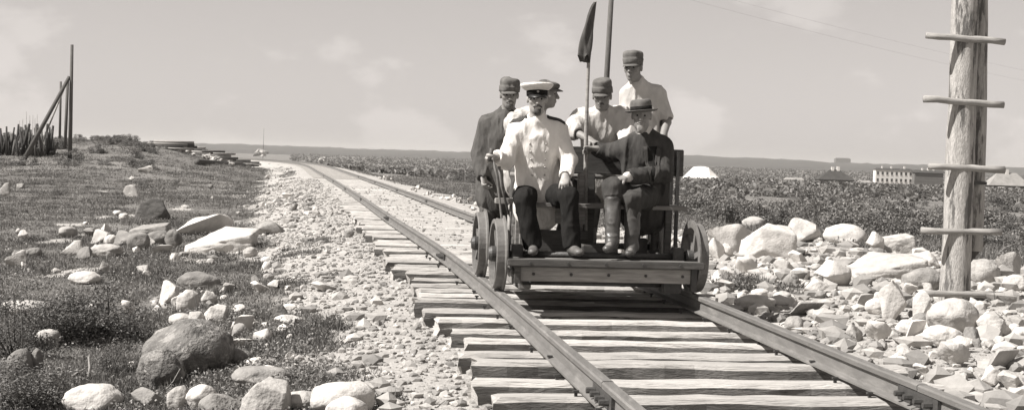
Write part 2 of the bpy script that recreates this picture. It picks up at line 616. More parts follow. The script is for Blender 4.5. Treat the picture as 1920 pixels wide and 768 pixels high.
def build_hills():
    a = np.radians(np.linspace(-60, 60, 500))
    r = np.array([2600, 3300, 4000, 4600, 5200, 6000, 7500, 9000.0])
    prof = np.array([-12, -7, 0.35, 0.75, 1.0, 0.8, 0.3, -12])
    V = []
    for i, rr in enumerate(r):
        h = 13 + 10 * fbm(a * 6, i * 0.15, 40.0, 3) + 14 * np.exp(-((a - 0.13) / 0.12) ** 2) + 4 * fbm(a * 45, i * 0.7, 41.0, 4) + 3.5 * fbm(a * 300, i * 1.7, 44.0, 3)
        z = np.full_like(a, prof[i]) if prof[i] < 0 else -9 + prof[i] * (h + 9)
        V.append(np.stack([rr * np.sin(a), rr * np.cos(a), z], 1))
    n = len(a)
    idx = np.arange(len(r) * n).reshape(len(r), n)
    q = np.stack([idx[:-1, :-1], idx[:-1, 1:], idx[1:, 1:], idx[1:, :-1]], -1).reshape(-1, 4)
    o = link('hills', mesh_np('hills', np.concatenate(V), q), 'hill')
    tag(o, 'low wooded hills along the far horizon', 'hills', kind='structure')


build_hills()

# ------------------------------------------------------------------ railway track
track = empty('railway_track', (float(XC(11.0)), 11.0, 0))
tag(track, kind='structure')
tag(track, 'single railway track of rough sleepers curving away to the left', 'railway track')


def pt(y, off=0.0, z=0.0):
    s = float(XS(y))
    n = math.sqrt(1 + s * s)
    return Vector((float(XC(y)) + off / n, y - off * s / n, z))


def rail_piece(y0, y1, off, mat='rail'):
    prof = [(-.055, 0), (.055, 0), (.055, .010), (.012, .022), (.009, .085), (.030, .098), (.032, .122), (.024, .130), (-.024, .130),
            (-.032, .122), (-.030, .098), (-.009, .085), (-.012, .022), (-.055, .010)]
    n = max(3, int((y1 - y0) / 0.75))
    bm = bmesh.new()
    rings = []
    for i in range(n + 1):
        y = y0 + (y1 - y0) * i / n
        zz = 0.006 + 0.006 * float(noise3(y * 0.25, off, 3.0)) if i else 0.006
        rings.append([bm.verts.new(pt(y, off + px, pz + zz)) for px, pz in prof])
    k = len(prof)
    for i in range(n):
        for j in range(k):
            bm.faces.new((rings[i][j], rings[i][(j + 1) % k], rings[i + 1][(j + 1) % k], rings[i + 1][j]))
    bm.faces.new(rings[0][::-1])
    bm.faces.new(rings[-1])
    o = bm_obj('rail', bm, mat)
    o.parent = track
    o.matrix_parent_inverse = track.matrix_world.inverted()
    return o


track.matrix_world = Matrix.Translation(track.location)
bpy.context.view_layer.update()


def to_track(o):
    o.parent = track
    o.matrix_parent_inverse = Matrix.Translation(track.location).inverted()
    return o


joints = [-2.2, 6.75, 15.7, 24.5, 33.7, 42.8, 53, 64, 78, 96, 116, 140, 165, 190]
GA = 0.795
for off in (-GA, GA):
    for j in range(len(joints) - 1):
        rp_ = rail_piece(joints[j] + 0.004, joints[j + 1] - 0.004, off)
        if 0 < j < 8:
            for sgn in (-1, 1):
                bm = bmesh.new()
                yj = joints[j]
                for dy in (0,):
                    a_, b_ = pt(yj - 0.24, off + sgn * 0.020, 0.062), pt(yj + 0.24, off + sgn * 0.020, 0.062)
                    dirv = (b_ - a_).normalized()
                    m_ = Matrix.Translation((a_ + b_) / 2) @ Matrix.Rotation(math.atan2(dirv.y, dirv.x), 4, 'Z')
                    bm_box(bm, -0.24, 0.24, -0.009, 0.009, -0.036, 0.036, m_)
                fp = bm_obj('fishplate', bm, 'iron')
                fp.parent = rp_
                if j < 4:
                    for q in (-.17, -.06, .06, .17):
                        c = pt(yj + q, off + sgn * 0.03, 0.062)
                        e = pt(yj + q, off + sgn * 0.075, 0.062)
                        bo = tube('bolt', [c, e], [0.017, 0.015], 'iron', None, 7, 0, False)
                        bo.parent = rp_

# sleepers: a handful of hewn shapes shared by the copies


def sleeper_mesh(seed):
    rs = random.Random(seed)
    bm = bmesh.new()
    nx = 14
    wd, ht = rs.uniform(0.155, 0.195), rs.uniform(0.145, 0.165)
    prof = [(-.5, -1), (.5, -1), (.54, -.5), (.52, -.16), (.40, -.015), (.2, 0), (-.2, 0), (-.40, -.015), (-.52, -.16), (-.54, -.5)]
    rings = []
    for i in range(nx + 1):
        x = -1.325 + 2.65 * i / nx
        e = rs.uniform(-.018, .018)
        ww = wd * (1 + rs.uniform(-.06, .06))
        rings.append([bm.verts.new((x + (rs.uniform(-.03, .03) if i in (0, nx) else 0), p * ww + e + rs.uniform(-.007, .007), q * ht + rs.uniform(-.007, .003))) for p, q in prof])
    k = len(prof)
    for i in range(nx):
        for j in range(k):
            bm.faces.new((rings[i][j], rings[i][(j + 1) % k], rings[i + 1][(j + 1) % k], rings[i + 1][j]))
    bm.faces.new(rings[0][::-1])
    bm.faces.new(rings[-1])
    bmesh.ops.recalc_face_normals(bm, faces=bm.faces[:])
    me = bpy.data.meshes.new('sleeper')
    bm.to_mesh(me)
    bm.free()
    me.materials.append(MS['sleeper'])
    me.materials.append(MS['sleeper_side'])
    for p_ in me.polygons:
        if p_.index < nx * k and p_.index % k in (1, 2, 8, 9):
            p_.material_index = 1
    return me


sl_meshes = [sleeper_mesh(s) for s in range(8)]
_sb = bmesh.new()
bm_box(_sb, -.008, .008, -.008, .008, -.06, .014)
bm_box(_sb, -.016, .016, -.012, .012, .0145, .026)
spike_me = bpy.data.meshes.new('spike')
_sb.to_mesh(spike_me)
_sb.free()
spike_me.materials.append(MS['iron'])
ys = []
y = 4.50
while y < 62:
    ys.append(y)
    y += 0.555 + random.uniform(-0.045, 0.045)
for i, y in enumerate(ys):
    s = float(XS(y))
    p = pt(y, random.uniform(-0.07, 0.07), 0.0)
    o = bpy.data.objects.new('sleeper', sl_meshes[random.randrange(8)])
    COL.objects.link(o)
    to_track(o)
    deep = 0.0 if y < 15 else -0.012
    o.location = (p.x, p.y, random.uniform(-0.022, 0.002) + deep)
    o.rotation_euler = (random.uniform(-.03, .012), random.uniform(-.004, .004), math.atan(-s) + math.radians(-1.0) + random.uniform(-.028, .028))
    o.scale = (random.uniform(0.955, 1.04) * random.choice((-1, 1)), random.uniform(.92, 1.08), 1)
    if y < 18:
        for off in (-GA, GA):
            for sg in (-1, 1):
                sp = bpy.data.objects.new('spike', spike_me)
                COL.objects.link(sp)
                sp.parent = o
                sp.location = ((off + sg * 0.066) / o.scale.x - random.uniform(-.004, .004), random.uniform(-.05, .05), 0.004)
# sleepers beyond the point where they can be told apart
V, Fq = [], []
y = ys[-1] + .56
while y < 185:
    s = float(XS(y))
    th = math.atan(-s)
    c = pt(y, 0, 0)
    for dx in (-1.32, 1.32):
        for dy in (-.11, .11):
            for zz in (-.12, 0.0):
                V.append((c.x + dx * math.cos(th) - dy * math.sin(th), c.y + dx * math.sin(th) + dy * math.cos(th), zz - 0.004))
    b0 = len(V) - 8
    Fq += [[b0 + i for i in f] for f in ((0, 1, 3, 2), (4, 6, 7, 5), (0, 4, 5, 1), (2, 3, 7, 6), (1, 5, 7, 3))]
    y += .56
fs = to_track(link('far_sleepers', mesh_np('far_sleepers', V, Fq, False), 'sleeper'))
tag(fs, kind='stuff')
# ------------------------------------------------------------------ stones


CUS = [
    [(-.5, -.1, .30), (-.06, .5, 1), (.44, .45, .95), (.5, -.36, .86), (.12, -.5, .60), (-.42, -.45, .22), (.5, -.42, 0), (.45, .4, 0), (-.4, .3, 0), (-.46, -.48, 0), (.1, -.5, 0)],
    [(-.5, -.3, 0), (-.46, -.1, .45), (-.30, -.35, .80), (-.05, -.3, 1), (.10, .3, .95), (.35, -.4, .60), (.5, -.3, .12), (.5, -.2, 0), (.3, .5, 0), (-.4, .5, 0), (0, -.5, 0)],
    [(-.5, -.2, 0), (-.42, -.1, .55), (-.12, -.4, .92), (.05, .2, 1), (.42, .1, .93), (.47, -.45, .75), (.36, -.5, .1), (.5, -.2, 0), (.3, .5, 0), (-.4, .5, 0), (-.1, -.5, .35), (.5, .3, .4)],
    [(-.5, -.5, 0), (-.48, -.4, .6), (-.40, .4, .75), (.40, .45, 1), (.48, -.35, .9), (.5, -.5, 0), (.5, .5, 0), (-.45, .5, 0), (0, -.5, .72)],
]


def rock_mesh(seed, kind):
    rs = np.random.default_rng(seed + 100)
    bm = bmesh.new()
    if kind == 'cus':
        for p in CUS[seed]:
            bm.verts.new(Vector(p) * 2 - Vector((0, 0, 1)))
        bmesh.ops.convex_hull(bm, input=bm.verts[:])
        for lim in (0.7, 0.4, 0.22, 0.14):
            bmesh.ops.triangulate(bm, faces=bm.faces[:])
            bmesh.ops.subdivide_edges(bm, edges=[e for e in bm.edges if e.calc_length() > lim], cuts=1, use_grid_fill=True)
        bmesh.ops.triangulate(bm, faces=bm.faces[:])
        bmesh.ops.smooth_vert(bm, verts=bm.verts[:], factor=0.3, use_axis_x=True, use_axis_y=True, use_axis_z=True)
        amp = (0.05, 0.05)
    elif kind == 'ang':
        n = int(rs.integers(9, 15))
        pts = rs.normal(size=(n, 3))
        pts /= np.linalg.norm(pts, axis=1)[:, None]
        pts *= rs.uniform(0.75, 1.0, (n, 1))
        pts[:, 2] = np.clip(pts[:, 2], -0.6, 0.72)
        for p in pts:
            bm.verts.new(p)
        r = bmesh.ops.convex_hull(bm, input=bm.verts[:])
        bmesh.ops.delete(bm, geom=[g for g in r['geom_interior'] if isinstance(g, bmesh.types.BMVert)], context='VERTS')
        for lim in (0.55, 0.32, 0.19):
            bmesh.ops.triangulate(bm, faces=bm.faces[:])
            lng = [e for e in bm.edges if e.calc_length() > lim]
            bmesh.ops.subdivide_edges(bm, edges=lng, cuts=1, use_grid_fill=True)
        bmesh.ops.triangulate(bm, faces=bm.faces[:])
        bmesh.ops.smooth_vert(bm, verts=bm.verts[:], factor=0.35, use_axis_x=True, use_axis_y=True, use_axis_z=True)
        amp = (0.08, 0.05)
    else:
        bmesh.ops.create_icosphere(bm, subdivisions=4, radius=1.0)
        amp = (0.30 if kind == 'lump' else 0.22, 0.05)
    bm.normal_update()
    P = np.array([v.co for v in bm.verts])
    N = np.array([v.normal for v in bm.verts])
    s = seed * 7.7
    dsp = amp[0] * fbm(P[:, 0] * 1.3 + s, P[:, 1] * 1.3, P[:, 2] * 1.3, 3) + amp[1] * fbm(P[:, 0] * 5 + s, P[:, 1] * 5, P[:, 2] * 5, 3)
    if kind == 'round':
        # a couple of flattened faces
        for _ in range(5):
            nn = rs.normal(size=3)
            nn /= np.linalg.norm(nn)
            h = rs.uniform(0.72, 0.9)
            ov = np.maximum(P @ nn - h, 0)
            P -= ov[:, None] * nn * 0.8
    P = P + N * dsp[:, None]
    lo, hi = P.min(0), P.max(0)
    P = (P - (lo + hi) / 2) / (hi - lo)
    P[:, 2] += 0.5
    for v, c in zip(bm.verts, P):
        v.co = c
    bmesh.ops.recalc_face_normals(bm, faces=bm.faces[:])
    me = bpy.data.meshes.new('boulder')
    bm.to_mesh(me)
    bm.free()
    me.polygons.foreach_set('use_smooth', np.full(len(me.polygons), True))
    if kind == 'ang':
        me.set_sharp_from_angle(angle=math.radians(52))
    return me


ROCK = {}
for k_, n_ in (('ang', 16), ('round', 8), ('lump', 8)):
    ROCK[k_] = [rock_mesh(i + {'ang': 0, 'round': 40, 'lump': 80}[k_], k_) for i in range(n_)]
ROCK['cus'] = [rock_mesh(i, 'cus') for i in range(4)]
ROCKM = {}


def rock_data(kind, i, mat):
    key = (kind, i, mat)
    if key not in ROCKM:
        me = ROCK[kind][i].copy()
        me.materials.append(MS['stone_' + mat])
        ROCKM[key] = me
    return ROCKM[key]


placed = []


def proj(p):
    v = Vector(p) - Vector((0, 0, CAM_Z))
    z = v.dot(_F)
    return 960 + F_PX * v.dot(_R) / z, 384 - F_PX * v.dot(_U) / z


MARKS = [(1440, 455, 'the largest white block'), (1590, 440, 'the white dome boulder'), (1664, 505, 'the widest pale slab'), (1676, 565, 'the tall white stone'), (1798, 600, 'the large smooth boulder'),
         (1795, 500, 'the foot of the post'), (1310, 500, 'the right front wheel'), (1796, 670, 'the pale ringed boulder'), (1865, 615, 'the pale pitted boulder'), (1895, 500, 'the right edge boulder'),
         (1905, 725, 'the bottom right corner stone'), (1570, 515, 'the white pointed stone'), (1650, 625, 'the white stone by the right rail'), (1372, 450, 'the left white block'),
         (404, 455, 'the largest flat white slab'), (283, 395, 'the dark upright boulder'), (334, 660, 'the largest lichened boulder'), (400, 590, 'the white cubic stone'), (634, 750, 'the broad white boulder'),
         (490, 755, 'the speckled angular boulder'), (133, 465, 'the lone rounded stone'), (152, 522, 'the flat white stone'), (25, 485, 'the pale left edge stone'), (180, 570, 'the dark leafy bush'),
         (484, 540, 'the white stone on the grass'), (540, 603, 'the white slab near gravel'), (606, 540, 'the flat pale gravel stone'), (505, 428, 'the grey block on the gravel'),
         (806, 465, 'the first joint of the left rail'), (420, 308, 'the fallen log'), (268, 316, 'the far white slab'), (265, 340, 'the small dark field bush'), (710, 400, 'the second joint of the left rail'),
         (893, 405, 'the left rear wheel'), (790, 370, 'the second joint of the right rail'), (697, 336, 'the far end of the right rail')]
FARMARKS = [(1319, 325, 'the white tent'), (1568, 335, 'the dark hipped house'), (1676, 330, 'the long white house'), (1490, 340, 'the small white hut'), (1893, 340, 'the pale roofed house'), (1800, 400, 'the post'),
            (1590, 430, 'the white dome boulder'), (1440, 430, 'the largest white block'), (870, 320, 'the man in the dark tunic'), (730, 310, 'the right rail'), (612, 300, 'the far stone heap'),
            (130, 280, 'the tallest left pole'), (45, 280, 'the stakes'), (330, 272, 'the long stone heap'), (400, 275, 'the heap at the bend'), (1490, 390, 'the middle of the right scrub'), (1660, 390, 'the wide slab'),
            (1350, 390, 'the handcar'), (210, 262, 'the left rise')]


def near_phrase(px, py, marks):
    m = min(marks, key=lambda q: (q[0] - px) ** 2 + ((q[1] - py) * 1.6) ** 2)
    dx, dy = px - m[0], (py - m[1]) * 1.6
    if abs(dx) > abs(dy):
        return ('left of ' if dx < 0 else 'right of ') + m[2]
    return ('behind ' if dy < 0 else 'in front of ') + m[2]




def stone(px, py, w_, h_, kind, mat, label, group=None, var=None, rz=0.0, depth=0.85, name='boulder', lean=0.0, at=None, sink=0.12):
    p = at if at is not None else on_ground(px, py)
    Y = max(p.y, 2.0)
    wm, hm = w_ * Y / F_PX, h_ * Y / F_PX
    dm = wm * depth
    v = (int(px * 7 + py * 3) % len(ROCK[kind])) if var is None else var
    o = bpy.data.objects.new(name, rock_data(kind, v, mat))
    COL.objects.link(o)
    c = Vector((p.x, p.y + dm * 0.45, 0)) if at is None else Vector((p.x, p.y, 0))
    c.z = min(p.z, Tz(c.x, c.y)) - sink * hm
    o.location = c
    o.scale = (wm, dm, hm * (1 + sink))
    o.rotation_euler = (0, lean, rz)
    tag(o, label, 'boulder' if name == 'boulder' else 'stone', group)
    placed.append((c.x, c.y, max(wm, dm) * 0.5))
    return o


BIG = [
    (283, 412, 72, 40, 'cus', 'dark', 'dark upright boulder standing at the back of the white slabs', dict(var=1)),
    (404, 474, 134, 44, 'cus', 'white', 'largest flat white slab left of the track, with a broken right end', dict(var=0, depth=1.0)),
    (374, 442, 100, 42, 'ang', 'white', 'pale sloping slab right behind the largest flat white slab', dict(var=5)),
    (276, 450, 74, 32, 'cus', 'grey', 'grey block with a pale top just in front of the dark upright boulder', dict(var=3)),
    (255, 470, 44, 34, 'round', 'grey', 'grey round boulder with a shaded side left of the flat white slab', {}),
    (292, 458, 46, 26, 'round', 'grey', 'grey domed boulder wedged under the pale-topped block', {}),
    (322, 464, 34, 34, 'lump', 'grey', 'small grey stone leaning on the left end of the largest white slab', {}),
    (300, 476, 44, 18, 'ang', 'pale', 'low pale stone in the turf before the domed grey boulder', {}),
    (133, 480, 46, 30, 'ang', 'pale', 'pale rounded stone alone in the turf, left end of the middle row', {}),
    (192, 484, 60, 26, 'lump', 'pale', 'wide low pale stone beside the lone rounded stone', {}),
    (186, 458, 44, 28, 'ang', 'pale', 'pale pointed stone behind the wide low pale stone', {}),
    (230, 462, 50, 30, 'ang', 'grey', 'grey tilted stone between the pointed stone and the grey round boulder', {}),
    (25, 500, 46, 32, 'ang', 'pale', 'pale stone in the turf near the left edge, below the stakes', {}),
    (60, 482, 30, 18, 'round', 'grey', 'small grey stone to the right of the pale one near the left edge', {}),
    (152, 533, 62, 24, 'round', 'white', 'flat white stone with a small upright stone at its right end', {}),
    (192, 515, 20, 26, 'ang', 'pale', 'small upright pale stone touching the flat white stone', {}),
    (238, 595, 28, 32, 'ang', 'white', 'white upright stone alone in the grass above the lichened boulders', dict(var=2)),
    (314, 570, 42, 44, 'ang', 'white', 'white blocky stone at the left end of the heap above the lichened boulders', {}),
    (348, 585, 44, 42, 'lump', 'white', 'white lumpy stone in the middle of the heap above the lichened boulders', {}),
    (400, 607, 48, 36, 'cus', 'white', 'white cubic stone with a shaded right side above the large lichened boulder', dict(var=2)),
    (388, 575, 34, 30, 'ang', 'pale', 'pale stone standing behind the white cubic stone', {}),
    (335, 612, 48, 24, 'lump', 'pale', 'pale flat stone just behind the top of the large lichened boulder', {}),
    (334, 716, 176, 112, 'round', 'lichen', 'largest round lichened boulder in the left foreground', dict(var=1, depth=0.9)),
    (292, 738, 96, 80, 'round', 'lichen', 'smaller lichened boulder leaning against the largest one', dict(var=4)),
    (162, 778, 116, 54, 'round', 'white', 'white boulder with a shaded right side at the bottom left', dict(var=7)),
    (276, 768, 76, 40, 'ang', 'grey', 'grey wedge shaped stone below the smaller lichened boulder', dict(var=6)),
    (330, 772, 44, 48, 'round', 'pale', 'pale egg shaped stone at the bottom, below the lichened boulders', {}),
    (372, 774, 62, 52, 'round', 'white', 'white egg shaped stone at the bottom, right of the pale egg shaped one', dict(var=6)),
    (408, 790, 92, 48, 'ang', 'grey', 'grey flat block at the bottom beside the speckled angular boulder', dict(var=10)),
    (490, 792, 100, 80, 'cus', 'pale', 'speckled angular boulder with a dark right face at the bottom', dict(var=2)),
    (482, 728, 112, 36, 'round', 'grey', 'long low grey boulder behind the speckled angular one', dict(var=3)),
    (634, 782, 128, 64, 'round', 'white', 'broad white boulder at the bottom nearest to the sleepers', dict(var=5)),
    (645, 800, 80, 52, 'round', 'white', 'smooth white stone in front of the broad white boulder', dict(var=0)),
    (562, 775, 78, 40, 'lump', 'pale', 'pale lumpy stone between the speckled boulder and the broad white one', {}),
    (484, 550, 42, 22, 'ang', 'white', 'white rounded stone alone on the grass left of the gravel', {}),
    (372, 650, 60, 28, 'ang', 'white', 'white flat stone at the right shoulder of the large lichened boulder', {}),
    (402, 665, 44, 40, 'ang', 'white', 'white split stone right of the large lichened boulder', {}),
    (452, 628, 46, 38, 'ang', 'white', 'white pointed stone right of the white cubic one', {}),
    (490, 643, 42, 26, 'ang', 'white', 'white stone at the right end of the row beyond the lichened boulder', {}),
    (445, 655, 54, 20, 'ang', 'white', 'long white stone lying before the white pointed one', {}),
    (438, 690, 64, 34, 'lump', 'grey', 'grey crooked stone between the lichened boulder and the grass', {}),
    (476, 690, 34, 20, 'round', 'white', 'small white stone in the grass above the long low grey boulder', {}),
    (540, 610, 62, 18, 'ang', 'white', 'flat white stone on the grass near the gravel edge', {}),
    (606, 548, 60, 18, 'ang', 'pale', 'flat pale stone where the grass meets the gravel', {}),
    (505, 440, 58, 26, 'ang', 'grey', 'grey block on the gravel to the right of the white slabs', {}),
    (5, 368, 28, 26, 'ang', 'pale', 'pale stone cut by the left edge below the stakes', {}),
    (270, 323, 32, 13, 'ang', 'white', 'white slab far out in the left field', {}),
    (30, 712, 48, 58, 'round', 'grey', 'grey rounded boulder at the left edge below the bush', {}),
    (64, 706, 26, 54, 'round', 'grey', 'grey narrow stone standing right of the rounded one at the left edge', {}),
    (40, 592, 96, 26, 'lump', 'pale', 'long pale stone behind the twigs at the left edge', {}),
    (84, 648, 46, 30, 'lump', 'pale', 'pale stone half hidden under the leafy bush', {}),
    (396, 590, 30, 26, 'ang', 'grey', 'small grey stone tucked behind the white cubic stone', {}),
    (365, 545, 84, 34, 'lump', 'grey', 'grey mossy boulder in the grass under the flat white slab', {}),
    # right of the track
    (1442, 486, 112, 66, 'cus', 'white', 'largest white block right of the handcar, with a dark right face', dict(var=2, depth=0.7)),
    (1372, 474, 88, 54, 'ang', 'white', 'white block just left of the largest white block', dict(var=1)),
    (1416, 432, 46, 26, 'round', 'pale', 'pale domed stone behind the largest white block', {}),
    (1510, 455, 62, 46, 'ang', 'pale', 'pale cracked block behind the shaded face of the largest white block', dict(var=4)),
    (1590, 460, 88, 40, 'round', 'white', 'white dome shaped boulder in the scrub between the blocks and the post', dict(var=7)),
    (1645, 474, 34, 40, 'ang', 'white', 'white splinter of rock left of the hollowed block', {}),
    (1686, 474, 66, 36, 'cus', 'pale', 'hollowed pale block behind the wide slab, near the post', dict(var=3)),
    (1664, 524, 158, 46, 'cus', 'pale', 'widest pale slab left of the post', dict(var=0, depth=0.7)),
    (1738, 503, 70, 32, 'ang', 'white', 'slab with a bright flat top beside the post', dict(var=15)),
    (1738, 548, 78, 46, 'round', 'grey', 'grey sloping boulder at the left foot of the post', {}),
    (1676, 602, 52, 76, 'ang', 'white', 'tall white stone standing left of the post', dict(var=0)),
    (1723, 604, 44, 60, 'ang', 'white', 'white angular stone leaning under the lowest rung', dict(var=6, lean=0.25)),
    (1798, 634, 100, 74, 'round', 'pale', 'large smooth round boulder in front of the post', dict(var=6, depth=0.9)),
    (1840, 592, 22, 28, 'round', 'pale', 'small pale stone against the right side of the large smooth boulder', {}),
    (1852, 532, 66, 46, 'lump', 'pale', 'pale lumpy boulder just right of the post', {}),
    (1897, 518, 54, 46, 'ang', 'pale', 'pale boulder at the right edge beyond the post', {}),
    (1908, 545, 50, 30, 'round', 'white', 'white low stone at the right edge below the pale boulder', {}),
    (1870, 636, 70, 46, 'ang', 'pale', 'pale pitted boulder right of the large smooth boulder', {}),
    (1776, 650, 76, 38, 'lump', 'white', 'white lumpy stone before the large smooth boulder', {}),
    (1716, 644, 44, 46, 'ang', 'white', 'white wedge stone left of the lumpy white one', {}),
    (1620, 580, 40, 30, 'ang', 'pale', 'pale cobble below the widest slab', {}),
    (1646, 590, 42, 30, 'lump', 'white', 'white cobble touching the tall white stone', {}),
    (1570, 536, 70, 48, 'ang', 'white', 'white pointed stone left of the widest slab', dict(var=9)),
    (1532, 552, 48, 30, 'ang', 'white', 'white wedge left of the white pointed stone', {}),
    (1502, 500, 40, 30, 'ang', 'white', 'white cobble in front of the dark face of the largest block', {}),
    (1472, 514, 42, 30, 'ang', 'pale', 'pale cobble below the largest white block', {}),
    (1346, 484, 36, 38, 'ang', 'white', 'white stone at the left foot of the white blocks', {}),
    (1402, 516, 40, 34, 'ang', 'white', 'white small block below the left white block', {}),
    (1374, 548, 56, 22, 'ang', 'pale', 'pale flat stone beside the right front wheel', {}),
    (1420, 585, 80, 30, 'lump', 'pale', 'pale low mound of rock at the sleeper ends', {}),
    (1512, 592, 72, 26, 'ang', 'grey', 'grey flat stone at the end of the sleepers right of the handcar', {}),
    (1796, 690, 56, 48, 'ang', 'pale', 'pale ringed boulder between the right rail and the round boulder', {}),
    (1882, 694, 64, 40, 'ang', 'pale', 'pale blocky stone at the right edge below the pitted boulder', {}),
    (1862, 726, 42, 42, 'ang', 'white', 'white cobble left of the stones in the bottom right corner', {}),
    (1908, 742, 54, 44, 'ang', 'pale', 'pale stone in the bottom right corner', {}),
    (1652, 642, 46, 40, 'ang', 'white', 'white stone beside the right rail below the tall white stone', {}),
    (1606, 640, 36, 32, 'ang', 'pale', 'pale stone at the sleeper end left of the white one', {}),
]
for px, py, w_, h_, kd, mt, lb, kw in BIG:
    stone(px, py, w_, h_, kd, mt, lb, **kw)


def scatter(n, zone, wpx, label, group, mats, kinds=('ang', 'ang', 'ang', 'ang', 'lump'), hr=(0.5, 0.9), need_gravel=None, tries=60, gap=0.85):
    """zone: list of pixel quads (x0,x1,y0,y1,weight) sampled on the ground"""
    wts = np.array([q[4] for q in zone], float)
    wts /= wts.sum()
    made = 0
    for _ in range(n * tries):
        if made >= n:
            break
        q = zone[int(rng.choice(len(zone), p=wts))]
        px, py = rng.uniform(q[0], q[1]), rng.uniform(q[2], q[3])
        p = on_ground(px, py)
        w_ = wpx[0] + (wpx[1] - wpx[0]) * rng.random() ** 2.2
        wm = w_ * p.y / F_PX
        if wm > 0.9 or abs(float(dlat(p.x, p.y))) < 1.40 + wm * 0.5:
            continue
        if need_gravel is not None and float(gravel(p.x, p.y)) < need_gravel:
            continue
        if any((p.x - a) ** 2 + (p.y - b) ** 2 < (gap * (wm * 0.5 + c)) ** 2 for a, b, c in placed):
            continue
        kd = kinds[int(rng.integers(len(kinds)))]
        mt = mats[int(rng.integers(len(mats)))]
        lb = label % (mt, {'ang': 'angular', 'lump': 'lumpy', 'round': 'rounded'}[kd], near_phrase(px, py, MARKS))
        stone(px, py, w_, w_ * rng.uniform(*hr), kd, mt, lb, group, var=int(rng.integers(len(ROCK[kd]))),
              rz=rng.uniform(0, 6.28), name='stone', at=p, depth=rng.uniform(0.7, 1.1), sink=0.2)
        made += 1


scatter(112, [(1330, 1560, 470, 585, 1.2), (1480, 1760, 520, 640, 1.6), (1640, 1920, 600, 740, 1.6), (1820, 1920, 520, 620, 0.4)], (13, 44),
        'small %s %s stone, %s', 'stones in the rubble right of the track', ['pale', 'white', 'white', 'grey'], gap=0.8)
scatter(52, [(470, 700, 330, 470, 1.5), (380, 560, 300, 400, 0.7), (640, 820, 470, 700, 1.2), (560, 760, 600, 768, 0.8)], (6, 20),
        'small %s %s stone on gravel, %s', 'stones on the left gravel shoulder', ['pale', 'white', 'grey'], need_gravel=0.5)
scatter(52, [(0, 470, 300, 420, 1.2), (0, 480, 420, 560, 1.2), (0, 330, 560, 700, 0.6), (200, 560, 690, 768, 0.8), (330, 520, 520, 700, 1.0)], (10, 30),
        'small %s %s stone, %s', 'stones in the left field', ['pale', 'white', 'grey'])
scatter(26, [(640, 900, 318, 400, 1.0)], (5, 14),
        'small %s %s stone, %s', 'stones along the right shoulder behind the handcar', ['white', 'pale'], need_gravel=0.4)

scatter(46, [(290, 540, 480, 640, 1.2), (380, 560, 600, 720, 1.0), (120, 330, 430, 490, 0.5)], (14, 40),
        'small %s %s stone on grass, %s', 'stones strewn around the left boulders', ['white', 'white', 'pale', 'grey'], kinds=('ang', 'ang', 'lump'), gap=0.75)

# pebbles: too many and too small to count
_bm = bmesh.new()
bmesh.ops.create_icosphere(_bm, subdivisions=1, radius=1.0)
ICO_V = np.array([v.co[:] for v in _bm.verts])
ICO_F = np.array([[v.index for v in f.verts] for f in _bm.faces])
_bm.free()


def pebbles(name, n, ysr, lat, size, gmin, label, pw=0.5, zoff=0.0):
    yy = np.exp(rng.uniform(math.log(ysr[0]), math.log(ysr[1]), n * 3))
    dd = rng.uniform(lat[0], lat[1], n * 3)
    s = XS(yy)
    xx = XC(yy) + dd * np.sqrt(1 + s * s)
    g = gravel(xx, yy) + rng.uniform(-0.2, 0.2, len(xx))
    ok = g > gmin
    xx, yy = xx[ok][:n], yy[ok][:n]
    n = len(xx)
    sz = (size[0] + (size[1] - size[0]) * rng.random(n) ** 3) * (1 + yy / 40) ** pw
    P = np.repeat(ICO_V[None], n, 0) * rng.uniform(0.65, 1.25, (n, len(ICO_V), 1))
    P *= np.stack([rng.uniform(.8, 1.3, n), rng.uniform(.8, 1.3, n), rng.uniform(.45, .8, n)], 1)[:, None, :]
    a = rng.uniform(0, 6.28, n)
    ca, sa = np.cos(a)[:, None], np.sin(a)[:, None]
    X = P[..., 0] * ca - P[..., 1] * sa
    Yv = P[..., 0] * sa + P[..., 1] * ca
    P = np.stack([X, Yv, P[..., 2]], -1) * sz[:, None, None]
    P += np.stack([xx, yy, T(xx, yy) + sz * 0.25 + zoff], 1)[:, None, :]
    Fq = (ICO_F[None] + (np.arange(n) * len(ICO_V))[:, None, None]).reshape(-1, 3)
    me = mesh_np(name, P.reshape(-1, 3), Fq, False)
    vattr(me, 'tone', np.repeat(rng.random(n), len(ICO_V)))
    o = link(name, me, 'pebble')
    tag(o, label, 'pebbles', kind='stuff')


pebbles('shoulder_pebbles', 9500, (5.5, 60), (-4.6, -1.25), (0.005, 0.036), 0.45, 'loose pale pebbles and chips over the left gravel shoulder')
pebbles('rubble_pebbles', 6500, (5.5, 30), (1.25, 7.2), (0.007, 0.045), 0.40, 'loose pale pebbles and rubble right of the track')
pebbles('rubble_stones', 2600, (6.5, 24), (1.5, 7.0), (0.020, 0.12), 0.40, 'broken pale rubble between the boulders right of the track')
pebbles('verge_rubble', 520, (6.0, 40), (-6.5, -1.7), (0.015, 0.085), 0.30, 'broken pale rubble strewn over the left verge')
pebbles('ballast_pebbles', 3600, (5.0, 50), (-1.3, 1.3), (0.006, 0.030), 0.3, 'small ballast pebbles between the sleepers')

# ------------------------------------------------------------------ grass


